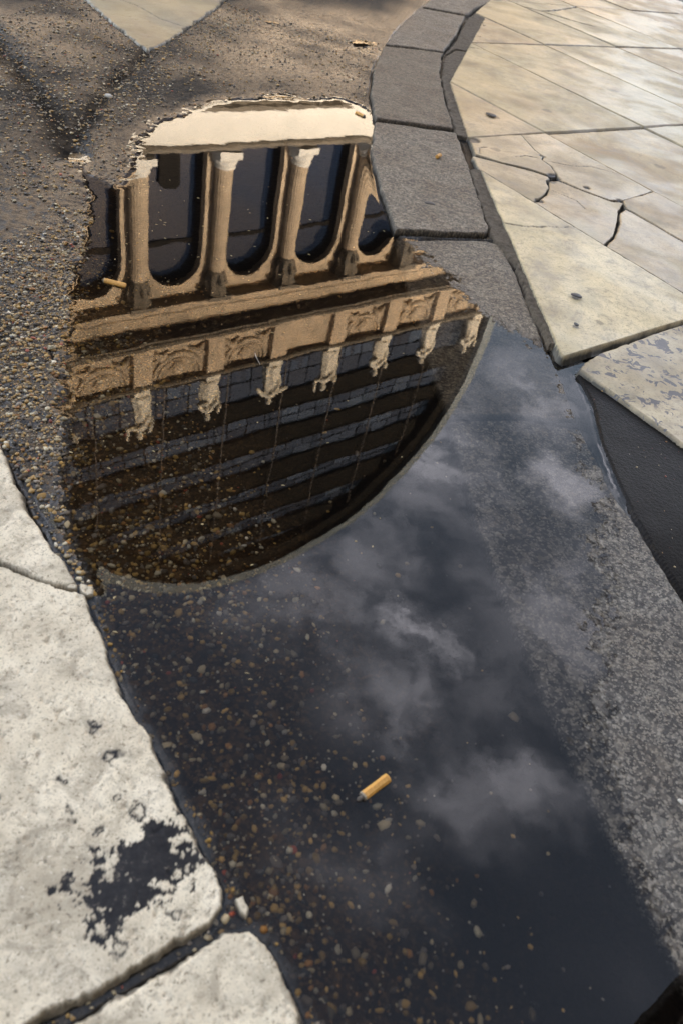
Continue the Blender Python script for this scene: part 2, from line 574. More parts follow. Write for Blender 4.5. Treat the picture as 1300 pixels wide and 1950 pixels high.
def ico(sub):
    import bmesh
    bm = bmesh.new()
    bmesh.ops.create_icosphere(bm, subdivisions=sub, radius=1.0)
    v = np.array([x.co[:] for x in bm.verts])
    f = np.array([[q_.index for q_ in fc.verts] for fc in bm.faces])
    bm.free()
    return v, f


def grid_faces(nx, ny, keep):
    """quads of an (ny,nx) vertex grid where keep (ny-1,nx-1) is true, plus compacted vertex index"""
    idx = np.arange(nx * ny).reshape(ny, nx)
    q_ = np.stack([idx[:-1, :-1], idx[:-1, 1:], idx[1:, 1:], idx[1:, :-1]], -1)[keep]
    used = np.unique(q_)
    remap = np.full(nx * ny, -1)
    remap[used] = np.arange(len(used))
    return remap[q_], used


PU = np.array([math.sin(R(44.07)), math.cos(R(44.07))])      # paving axes (also the facade's)
PV = np.array([-math.cos(R(44.07)), math.sin(R(44.07))])


def P(p, q_):
    w = (p * PU + q_ * PV) * 1.008
    return (float(w[0]), float(w[1]))


# ------------------------------------------------------------------ outlines of the ground (metres)
SHORE_R = [(-0.67, 1.469), (-0.631, 1.405), (-0.613, 1.401), (-0.587, 1.391), (-0.566, 1.386), (-0.556, 1.396), (-0.56, 1.428), (-0.572, 1.486), (-0.588, 1.533), (-0.594, 1.568), (-0.611, 1.648), (-0.617, 1.728), (-0.612, 1.782), (-0.585, 1.848), (-0.576, 1.901), (-0.557, 1.965), (-0.535, 2.025), (-0.463, 2.113), (-0.367, 2.189), (-0.295, 2.272), (-0.244, 2.272), (-0.202, 2.242), (-0.150, 2.109), (-0.12, 1.88), (-0.078, 1.699), (-0.04, 1.573), (-0.03, 1.488), (0.012, 1.462), (0.055, 1.42), (0.078, 1.386), (0.112, 1.338), (0.139, 1.284), (0.159, 1.264), (0.193, 1.233), (0.239, 1.207), (0.267, 1.208), (0.285, 1.189), (0.310, 1.172), (0.314, 1.115), (0.321, 1.042), (0.326, 0.994), (0.332, 0.912), (0.346, 0.825), (0.350, 0.765), (0.338, 0.67), (0.323, 0.549), (0.308, 0.447), (0.318, 0.393), (0.335, 0.323), (0.365, 0.229), (.42, .13), (.50, .02), (.56, -.08), (.45, -.12)]
SHORE_L = [(.33, -.10), (.22, -.01), (.13, .085), (0.064, 0.15), (0.043, 0.176), (0.025, 0.194), (0.01, 0.198), (-0.005, 0.206), (-0.009, 0.222), (-0.032, 0.241), (-0.058, 0.268), (-0.087, 0.302), (-0.115, 0.33), (-0.156, 0.373), (-0.198, 0.428), (-0.223, 0.461), (-0.243, 0.483), (-0.256, 0.501), (-0.27, 0.519), (-0.282, 0.54), (-0.304, 0.575), (-0.327, 0.612), (-0.336, 0.638), (-0.346, 0.675), (-0.36, 0.702), (-0.38, 0.74), (-0.398, 0.782), (-0.416, 0.826), (-0.436, 0.874), (-0.455, 0.926), (-0.476, 0.981), (-0.487, 1.011), (-0.505, 1.056), (-0.51, 1.093), (-0.519, 1.129), (-0.538, 1.183), (-0.554, 1.231), (-0.565, 1.273), (-0.587, 1.324), (-0.61, 1.362), (-0.646, 1.409)]
PUDDLE = SHORE_R + SHORE_L
POOLS = [[(-0.365, 2.91), (-0.34, 2.975), (-0.30, 2.985), (-0.302, 2.90), (-0.335, 2.865)], [(-0.47, 2.116), (-0.447, 2.165), (-0.417, 2.192), (-0.387, 2.19), (-0.438, 2.13)], [(-0.667, 2.90), (-0.631, 2.925), (-0.597, 2.915), (-.63, 2.895)]]

KERB_L = [(.06, 4.75), (-.11, 4.33), (-.18, 4.02), (-0.206, 3.704), (-.235, 3.3), (-0.249, 2.936), (-.238, 2.62), (-.215, 2.36), (-0.169, 2.122), (-0.142, 1.88), (-0.095, 1.673), (-0.033, 1.472), (0.021, 1.256), (0.078, 1.035), (0.112, .915), (0.162, 0.724), (0.225, 0.522), (0.275, 0.396), (0.347, 0.248), (.43, .115), (.56, -.06), (.72, -.25)]
K1 = [(-0.199, 3.74), (-.17, 4.02), (-0.10, 4.337), (0.05, 4.74), (0.235, 4.66), (.09, 4.28), (.02, 4.02), (-0.014, 3.80)]
K2 = [(-0.206, 3.704), (-0.016, 3.772), (-.028, 3.4), (-0.056, 3.056), (-0.249, 2.948), (-.237, 3.3)]
K3 = [(-0.249, 2.926), (-0.056, 3.034), (-.045, 2.75), (-.005, 2.45), (0.034, 2.222), (-0.169, 2.138), (-.213, 2.36), (-.24, 2.62)]
K4 = [(-0.166, 2.113), (0.044, 2.190), (0.087, 1.958), (0.150, 1.594), (.145, 1.575), (-0.035, 1.486), (-0.088, 1.673), (-0.139, 1.88)]
K5 = [(-0.030, 1.463), (0.145, 1.552), (0.180, 1.555), (0.231, 1.329), (0.258, 1.217), (0.293, 1.074), (0.308, 0.992), (.22, .972), (0.114, 0.925), (0.078, 1.035), (0.021, 1.256)]
K6 = [(0.117, 0.912), (.22, .958), (0.314, 0.973), (0.341, 0.873), (.352, .83), (0.375, 0.778), (.388, .735), (0.418, 0.656), (.47, .545), (.53, .445), (.43, .34), (.36, .225), (0.347, 0.248), (0.275, 0.396), (0.225, 0.522), (0.162, 0.724)]
K7 = [(.538, .437), (.64, .30), (.80, .10), (.72, -.25), (.56, -.06), (.43, .115), (.366, .222), (.435, .332)]

# left paving: cream limestone slabs, edge along the V axis
LS0 = [(-.315, .4675), (-.281, .4625), (-.254, .4585), (-.240, .465), (-.250, .474), (-.260, .483), (-.282, .502), (-.304, .526), (-.324, .543), (-.339, .564), (-.357, .580), (-.371, .597), (-.398, .625), (-.492, .700), (-.60, .82), (-.84, .66), (-.52, .335), (-.42, .442)]
LS1 = [(-.316, .4625), (-.281, .4575), (-.252, .4535), (-.225, .4545), (-.206, .434), (-.18, .397), (-.157, .369), (-.138, .347), (-.099, .311), (-.069, .276), (-.046, .251), (-.031, .237), (-.016, .222), (-.015, .210), (-.022, .196), (-.060, .157), (-.111, .1135), (-.22, .005), (-.42, .21), (-.52, .33), (-.42, .436)]
LS2 = [(-.103, .1035), (-.058, .143), (-.005, .190), (.012, .197), (.025, .192), (.043, .174), (.064, .150), (.13, .083), (.25, -.03), (.02, -.25), (-.20, -.01)]
TS = [(-0.817, 2.242), (-0.805, 2.344), (-0.815, 2.827), (-0.832, 3.064), (-.98, 3.35), (-1.45, 2.95), (-1.146, 2.599), (-.95, 2.38)]

CUT = [(1.012, .585), (1.29, .997), (1.462, 1.251), (1.594, 1.438), (1.896, 1.847), (2.368, 2.25), (2.789, 2.672), (3.26, 3.02), (3.74, 3.30), (4.25, 3.62), (4.8, 3.9)]
PC = [1.016, 1.467, 1.897, 2.366, 2.784, 3.262, 3.735, 4.205, 4.68, 5.15]
QC = [-1.9, -1.085, -.25, .583, 1.436, 2.257, 2.92]


def clip_halfplane(poly, a, b):
    """keep the part of poly to the right of a->b"""
    out = []
    def side(p_):
        return (b[0] - a[0]) * (p_[1] - a[1]) - (b[1] - a[1]) * (p_[0] - a[0])
    for i in range(len(poly)):
        p0, p1 = poly[i], poly[(i + 1) % len(poly)]
        s0, s1 = side(p0), side(p1)
        if s0 <= 0:
            out.append(p0)
        if (s0 < 0) != (s1 < 0) and abs(s0 - s1) > 1e-12:
            t = s0 / (s0 - s1)
            out.append((p0[0] + t * (p1[0] - p0[0]), p0[1] + t * (p1[1] - p0[1])))
    return out


# ------------------------------------------------------------------ the road sheet
def spaced(lo, hi, f, far):
    a = [lo]
    while a[-1] < hi:
        a.append(a[-1] + f(a[-1]))
    up, s = [a[-1]], .01
    while up[-1] < far:
        s *= 1.35
        up.append(up[-1] + s)
    dn, s = [a[0]], .01
    while dn[-1] > -far:
        s *= 1.35
        dn.append(dn[-1] - s)
    return np.array(dn[:0:-1] + a + up[1:])


STONES = [K1, K2, K3, K4, K5, K6, K7, LS0, LS1, LS2, TS]


def road_height(X, Y):
    """height of the worn asphalt: dips under the puddle, rough with aggregate"""
    wx = X + .011 * fbm(X, Y, 55, 21, 3)
    wy = Y + .011 * fbm(X, Y, 55, 31, 3)
    d = sdf(wx, wy, PUDDLE)
    for pl in POOLS:
        d = np.maximum(d, sdf(wx, wy, pl))
    out = np.clip(-d, 0, None)
    inn = np.clip(d, 0, None)
    Z = np.minimum(.0008 + out * .028, .0055) * (out > 0) - (np.minimum(inn * .20, .0034) + np.minimum(inn * .035, .005)) * (inn > 0)
    kd = line_dist(X, Y, KERB_L)
    Z -= .006 * np.exp(-(kd / .03) ** 2) * (d > 0)
    return Z, d


def build_road():
    xs = spaced(-1.25, .98, lambda x: .0034 if x < -.62 else .0021 if x < .45 else .005, 320)
    ys = spaced(.10, 3.25, lambda y: .0016 + .0017 * y, 320)
    X, Y = np.meshgrid(xs, ys)
    Z, d = road_height(X, Y)
    near = (np.abs(X) < 3) & (np.abs(Y) < 6)
    right = line_side(X, Y)                                   # metres to the right of the kerb's pavement side
    smooth = np.clip(right / .01, 0, 1) * near
    rough = (vnoise(X, Y, 260, 3) * .0009 + vnoise(X, Y, 120, 4) * .0020 + fbm(X, Y, 34, 5, 2) * .0016)
    peb = np.clip(vnoise(X, Y, 170, 8) - .12, 0, 1) * .0042
    Z = Z + (rough + peb) * (1 - .75 * smooth) * near * np.where(d > .004, .7, 1)
    Z = np.where(smooth > .5, .0030 + .0016 * fbm(X, Y, 14, 9, 3) + np.clip(right, 0, .22) * .034, Z)
    # damp joint channel just right of the wet kerb
    jd = line_dist(X, Y, [(.231, 1.329), (.258, 1.217), (.295, 1.12), (.318, 1.04), (.324, .99), (.335, .93), (.352, .86), (.366, .81)])
    jw = np.interp(Y, [.78, .86, .95, 1.02, 1.12, 1.2, 1.32], [.003, .004, .008, .014, .016, .016, .005])
    Z = np.where(jd < jw + .004, np.minimum(Z, -.003 + .006 * np.clip((jd - jw) / .004, 0, 1)), Z)
    seam = np.zeros(X.shape)
    # old cuts in the asphalt: dark sunken seams
    for pts, w, dep in (([(-1.25, 2.17), (-1.096, 1.985), (-.985, 1.85), (-0.908, 1.762), (-.84, 1.69), (-0.778, 1.608), (-.73, 1.53), (-0.69, 1.475)], .030, .009),
                        ([(-0.812, 2.235), (-.80, 2.1), (-0.788, 1.981), (-0.764, 1.809), (-0.727, 1.595), (-.69, 1.48)], .022, .007),
                        ([(-.03, .205), (-.07, .165), (-.12, .11)], .008, .004)):
        sd = line_dist(X + .010 * fbm(X, Y, 30, 41, 3), Y + .010 * fbm(X, Y, 30, 47, 3), pts)
        Z = Z - dep * np.exp(-(sd / w) ** 2)
        seam = np.maximum(seam, .8 * np.exp(-(sd / w) ** 2))
    for st in STONES:
        x0, x1 = min(p_[0] for p_ in st), max(p_[0] for p_ in st)
        y0, y1 = min(p_[1] for p_ in st), max(p_[1] for p_ in st)
        ii = (X > x0 - .02) & (X < x1 + .02) & (Y > y0 - .02) & (Y < y1 + .02)
        s = sdf(X[ii], Y[ii], st)
        Z[ii] = np.where(s > -.001, np.minimum(Z[ii], -.010), np.where(s > -.008, np.minimum(Z[ii], .001 if st in (K1, K2, K3, K4, TS) else -.003), Z[ii]))
    paved = sdf(X, Y, [P(*c_) for c_ in [(1.016, -1.9), (1.016, .583)] + CUT + [(5.1, -1.9)]])
    Z = np.where(paved > .004, -.014, Z)
    Z = np.where(near, Z, .002)
    # wetness: soaked rim round the water and the low glossy stretch beyond it
    wet = np.clip(1 - (-d) / .05, 0, 1) * .75
    wet = np.maximum(wet, np.clip(1 - np.hypot((X + .42) / .42, (Y - 2.75) / .75), 0, 1) ** .5 * np.clip(.80 + 1.0 * fbm(X, Y, 7, 61, 4), 0, 1))
    wet = np.where(smooth > .5, .12, wet)
    wet = np.maximum(wet, np.clip(.3 + fbm(X, Y, 5, 66, 4) * .8, 0, .5)) * near
    silt = np.clip((X + .30 - .68 * (.76 - Y) + .12 * fbm(X, Y, 9, 71, 4)) / .20, 0, 1) * (d > 0) * .92
    silt = np.maximum(silt, .85 * np.clip((d - .012) / .03, 0, 1) * np.clip((Y - .98) / .1, 0, 1))
    silt = np.maximum(silt, seam * np.clip(.8 + fbm(X, Y, 40, 83, 3), 0, 1))
    keep = np.ones((len(ys) - 1, len(xs) - 1), bool)
    F, used = grid_faces(len(xs), len(ys), keep)
    V = np.stack([X.ravel(), Y.ravel(), Z.ravel()], -1)
    o = mesh_np('asphalt_road', V, F, M['asphalt'], smooth=True)
    fattr(o, 'wet', wet.ravel())
    fattr(o, 'smooth', np.clip(smooth, 0, 1).ravel())
    fattr(o, 'silt', silt.ravel())
    fattr(o, 'sub', np.clip(d / .012, 0, 1).ravel())
    props(o, 'worn brown-grey asphalt with exposed stones sinking under the puddle', 'road', kind='structure')
    return o, xs, ys, Z, d


KERB_R = [(.30, 5.0), (.235, 4.66), (.09, 4.28), (.02, 4.02), (-0.016, 3.772), (-.028, 3.4), (-.056, 3.045), (-.045, 2.75), (-.005, 2.45), (.039, 2.206), (.087, 1.958), (.15, 1.594), (.18, 1.555), (.231, 1.329), (.258, 1.217), (.293, 1.074), (.311, .981), (.341, .873), (.375, .778), (.418, .656), (.47, .545), (.53, .445), (.64, .30), (.80, .10), (1.0, -.3)]


def line_side(X, Y):
    yk = np.array([p_[1] for p_ in KERB_R][::-1])
    xk = np.array([p_[0] for p_ in KERB_R][::-1])
    return X - np.interp(Y, yk, xk)


road, RX, RY, RZ, RD = build_road()


def road_z(x, y):
    i = np.clip(np.searchsorted(RX, x), 0, len(RX) - 1)
    j = np.clip(np.searchsorted(RY, y), 0, len(RY) - 1)
    return RZ[j, i]


def road_d(x, y):
    i = np.clip(np.searchsorted(RX, x), 0, len(RX) - 1)
    j = np.clip(np.searchsorted(RY, y), 0, len(RY) - 1)
    return RD[j, i]


# ------------------------------------------------------------------ the puddle: one water sheet with a meniscus at its shore
def build_water():
    xs = np.arange(-.76, .62, .0032)
    ys = np.concatenate([np.arange(-.14, .9, .0032), np.arange(.9, 3.02, .0048)])
    X, Y = np.meshgrid(xs, ys)
    d = sdf(X, Y, PUDDLE)
    for pl in POOLS:
        d = np.maximum(d, sdf(X, Y, pl) - .0)
    k = d > -.022
    keep = k[:-1, :-1] & k[1:, 1:] & k[:-1, 1:] & k[1:, :-1]
    tz = road_z(X, Y)
    dep = np.clip(-tz, -.001, .02)
    men = .00075 * np.exp(-np.clip(dep, 0, 1) / .0011)
    kd = line_dist(X, Y, KERB_L[8:12])
    men = np.maximum(men, .0004 * np.exp(-kd / .006) * (Y > 1.45))
    for _ in range(2):
        men[1:-1, 1:-1] = (men[1:-1, 1:-1] * 2 + men[:-2, 1:-1] + men[2:, 1:-1] + men[1:-1, :-2] + men[1:-1, 2:]) / 6
    F, used = grid_faces(len(xs), len(ys), keep)
    V = np.stack([X.ravel(), Y.ravel(), men.ravel()], -1)[used]
    o = mesh_np('puddle', V, F, M['water'], smooth=True)
    props(o, 'still shallow puddle mirroring the arcaded building and a cloudy sky', 'puddle', kind='structure')


build_water()

# ------------------------------------------------------------------ stones
def stone(name, parent, poly, top, res, material, chamfer=.002, ragged=.0, relief=None, depth=.014, cracks=(), seed=1, spots=(), tar=None, label=None, fleck=None, wetf=None, edge_w=.004, grow=0.0, steep=7.0):
    poly = [tuple(p_) for p_ in poly]
    cx, cy = np.mean([p_[0] for p_ in poly]), np.mean([p_[1] for p_ in poly])
    pa = np.array(poly)
    a, b = pa @ PU, pa @ PV
    A, B = np.meshgrid(np.arange(a.min() - .008, a.max() + .008 + res, res), np.arange(b.min() - .008, b.max() + .008 + res, res))
    X, Y = A * PU[0] + B * PV[0], A * PU[1] + B * PV[1]
    d = sdf(X, Y, poly) + grow
    if ragged:
        d = d + ragged * .45 * fbm(X, Y, 150, seed + 5, 3, .8) + ragged * 1.3 * fbm(X, Y, 34, seed + 9, 3) + ragged * .8 * vnoise(X, Y, 13, seed + 11)
    dc = np.full(X.shape, 1.0)
    for pts, w in cracks:
        jit = .0035 * fbm(X, Y, 70, seed + 13, 3)
        ck = line_dist(X + jit, Y - jit, pts) - w * np.clip(.7 + 1.4 * vnoise(X, Y, 45, seed + 17), .1, 2)
        dc = np.minimum(dc, ck)
    de = np.minimum(d, dc)
    t = np.clip(1 - de / chamfer, 0, 1)
    drop = chamfer * (1 - np.sqrt(np.clip(1 - t * t, 0, 1)))
    drop = drop + np.minimum(np.clip(-de, 0, None) * steep, depth)
    Z = (top(X, Y) if callable(top) else np.full(X.shape, float(top)))
    if relief is not None:
        Z = Z + relief(X, Y) * np.clip(de / .004, 0, 1)
    tarv = np.zeros(X.shape)
    if tar is not None:
        tarv = tar(X, Y)
        Z = Z - .0005 * tarv
    for sx_, sy_, sr, ss in spots:
        if ss > .85:
            dd = np.hypot(X - sx_, Y - sy_) + sr * .8 * fbm(X, Y, .9 / sr, seed + 23, 3)
            Z = Z - .004 * np.clip((sr - dd) / (sr * .4), 0, 1) * (sr > .0095)
    Z = Z - drop
    kp = d > -max(.0035, depth / steep)
    keep = kp[:-1, :-1] | kp[1:, 1:] | kp[:-1, 1:] | kp[1:, :-1]
    F, used = grid_faces(X.shape[1], X.shape[0], keep)
    zo = float(np.mean(Z.ravel()[used])) - .01
    V = np.stack([X.ravel() - cx, Y.ravel() - cy, Z.ravel() - zo], -1)[used]
    o = mesh_np(name, V, F, material, parent, True, (cx, cy, zo))
    fattr(o, 'edge', np.maximum(np.clip(1 - de / edge_w, 0, 1) * np.clip(.35 + 1.2 * vnoise(X, Y, 60, seed + 3), 0, 1), np.clip(1 - (de + .0004) / .0016, 0, 1) * 1.3).ravel()[used])
    sp = np.zeros(X.shape)
    for sx_, sy_, sr, ss in spots:
        dd = np.hypot(X - sx_, Y - sy_) + sr * .8 * fbm(X, Y, .9 / sr, seed + 23, 3)
        sp = np.maximum(sp, np.clip((sr - dd) / (sr * .25), 0, 1) * ss)
    fattr(o, 'spot', sp.ravel()[used])
    fattr(o, 'tar', tarv.ravel()[used])
    fattr(o, 'fleck', (fleck(X, Y) if fleck else np.zeros(X.shape)).ravel()[used])
    fattr(o, 'wet', (wetf(X, Y) if wetf else np.zeros(X.shape)).ravel()[used])
    fattr(o, 'sub', (Z < .0002).astype(np.float32).ravel()[used])
    if label:
        o['label'] = label
    return o


kerb = empty('kerb', (0.0, 2.0, 0), 0, 'curved row of granite kerb stones dipping into the puddle', 'kerb', kind='structure')


def into(parent, o):
    o.location = Vector(o.location) - Vector(parent.location)
    return o


def gr_relief(X, Y):
    return .0006 * vnoise(X, Y, 330, 50) + .0010 * vnoise(X, Y, 150, 51) + .0016 * fbm(X, Y, 30, 52, 3)


def wet_top(X, Y):
    d = sdf(X + .008 * fbm(X, Y, 30, 55, 3), Y + .008 * fbm(X, Y, 30, 57, 3), PUDDLE)
    up = np.clip(-d, 0, None) * .055
    low = np.clip(d, 0, None) * .016
    return np.minimum(up, .0065) - np.minimum(low, .0022) + .0002


def kerb_relief(X, Y):
    return .0006 * vnoise(X, Y, 330, 50) + .0008 * vnoise(X, Y, 150, 51) + .0008 * fbm(X, Y, 30, 52, 2)


into(kerb, stone('kerb_stone', kerb, K1, .015, .006, M['granite'], .005, .004, gr_relief, .03, seed=101))
into(kerb, stone('kerb_stone', kerb, K2, .0145, .0045, M['granite'], .005, .004, gr_relief, .03, seed=102, wetf=lambda X, Y: np.clip(.25 + fbm(X, Y, 8, 90, 3), 0, .6)))
into(kerb, stone('kerb_stone', kerb, K3, .0135, .0035, M['brown_granite'], .005, .004, gr_relief, .03, seed=103, label='brownish kerb stone'))
into(kerb, stone('kerb_stone', kerb, K4, .0125, .0026, M['granite'], .004, .0035, gr_relief, .03, seed=104, label='dry grey kerb stone'))
into(kerb, stone('kerb_stone', kerb, K5, wet_top, .0022, M['granite'], .004, .003, kerb_relief, .03, seed=105, label='half submerged kerb stone',
     wetf=lambda X, Y: np.clip(.5 + sdf(X, Y, PUDDLE) / .03, .08, .75), fleck=lambda X, Y: np.clip(.16 + .5 * vnoise(X, Y, 90, 63), 0, .4)))
into(kerb, stone('kerb_stone', kerb, K6, wet_top, .0019, M['wet_granite'], .004, .003, kerb_relief, .03, seed=106, label='wet dark kerb stone with pale flecks',
     wetf=lambda X, Y: np.clip(.46 + sdf(X, Y, PUDDLE) / .5, .40, .55), fleck=lambda X, Y: np.clip(.34 - sdf(X, Y, PUDDLE) / .34 + .7 * vnoise(X, Y, 120, 64) + .5 * vnoise(X, Y, 40, 65), .05, 1)))
into(kerb, stone('kerb_stone', kerb, K7, lambda X, Y: wet_top(X, Y), .004, M['wet_granite'], .004, .003, kerb_relief, .03, seed=107, wetf=lambda X, Y: X * 0 + .8))

# mortar bed beside the kerb, broken and stepped
MB_polys = [
    [(.215, 1.46), (.16, 1.60), (.095, 1.955), (.112, 1.975), (.165, 1.95), (.19, 1.87), (.325, 1.30), (.318, 1.195), (.310, 1.18), (.272, 1.20), (.245, 1.30)],
    [(.05, 2.20), (.040, 2.23), (.004, 2.45), (-.037, 2.75), (-.047, 3.03), (-.018, 3.16), (.055, 3.19), (.04, 2.68), (.10, 2.29), (.10, 2.21)],
    [(-.045, 3.07), (-.02, 3.4), (-.008, 3.76), (.03, 4.0), (.12, 4.3), (.16, 4.2), (.09, 3.85), (.068, 3.60), (.052, 3.22), (-.02, 3.18)],
]
strip = empty('mortar_joint', (.2, 2, 0), 0, 'strip of broken grey mortar between kerb and marble paving', 'joint', kind='structure')
for i, pl in enumerate(MB_polys):
    into(strip, stone('mortar_slab', strip, [(a_ * .988, b_ * .988) for a_, b_ in pl], .0120 + .0006 * i, .0035, M['mortar'], .003, .006, lambda X, Y: .0030 * fbm(X, Y, 45, 77, 5, .6), .02, seed=120 + i))

pave = empty('pavement', (0, 0, 0), 0, 'cream marble paving right of the kerb and worn limestone slabs at left', 'pavement', kind='structure')

# ---- left limestone slabs (near the lens: pitted, tar-stained)
STAIN = [(-.130, .196), (-.118, .212), (-.098, .214), (-.088, .232), (-.082, .258), (-.066, .266), (-.060, .247), (-.054, .232), (-.040, .240), (-.035, .229), (-.050, .212), (-.060, .204), (-.072, .192), (-.090, .180), (-.104, .186)]


def tar(X, Y):
    w = .014 * fbm(X, Y, 60, 141, 4, .6)
    s = sdf(X + w, Y + .014 * fbm(X, Y, 60, 151, 4, .6), STAIN) + .016 * fbm(X, Y, 95, 145, 4, .7)
    s = s + .012 * fbm(X, Y, 260, 149, 3, .75) + .010 * fbm(X, Y, 75, 153, 3, .6) + .0015
    v = np.clip(s / .0018 + .4, 0, 1)
    for bx, by, br in ((-.166, .272, .0055), (-.146, .247, .0070), (-.161, .325, .007), (-.135, .300, .008), (-.045, .196, .0058), (-.072, .166, .0068), (-.098, .262, .006), (-.120, .240, .005), (-.060, .272, .005), (-.048, .178, .0013), (-.205, .245, .004), (-.118, .268, .004)):
        r_ = np.hypot(X - bx, Y - by) + br * 1.3 * fbm(X, Y, 1.1 / br, 147, 3)
        v = np.maximum(v, np.clip((br - r_) / (.3 * br), 0, 1) * np.clip((r_ - .25 * br) / (.3 * br), .15, 1))
    return v


def ls_relief(X, Y):
    pits = np.clip(fbm(X, Y, 120, 131, 4, .7) - .42, 0, 1) * -.005
    return pits + .0006 * fbm(X, Y, 14, 133, 2) + .00022 * vnoise(X, Y, 330, 137) + .00022 * vnoise(X, Y, 190, 138)


into(pave, stone('paving_stone', pave, LS0, .0058, .0022, M['limestone'], .0016, .0042, ls_relief, .014, steep=3.0, seed=201, label='pale limestone slab behind the dark crack', edge_w=.003))
into(pave, stone('paving_stone', pave, LS1, .0056, .0014, M['limestone'], .0016, .0046, ls_relief, .014, steep=3.0, seed=202, tar=tar, label='pale limestone slab with black tar stain', edge_w=.003))
into(pave, stone('paving_stone', pave, LS2, .0056, .0014, M['limestone'], .0018, .0046, ls_relief, .014, steep=3.0, seed=203, label='corner of a mottled limestone slab', edge_w=.003))
into(pave, stone('paving_stone', pave, TS, .0075, .004, M['grey_marble'], .005, .008, ls_relief, .016, seed=204, cracks=[([(-1.2, 2.72), (-1.0, 2.66), (-.9, 2.58), (-.82, 2.56)], .0006)], label='lone grey-cream slab let into the asphalt'))
# pieces broken off the slab corner and beside the crack
for i, pl in enumerate(([(-.0055, .2180), (.0005, .2205), (.0075, .2120), (.0075, .2060), (.0010, .2085)],
                        [(-.232, .4655), (-.222, .4660), (-.216, .4580), (-.222, .4545), (-.230, .4590)], [(-.246, .4640), (-.236, .4645), (-.234, .4590), (-.243, .4585)])):
    stone('broken_piece', pave, pl, .0048 - .0006 * (i % 2), .0009, M['limestone'], .0016, .0022, ls_relief, .010, seed=230 + i, edge_w=.002)

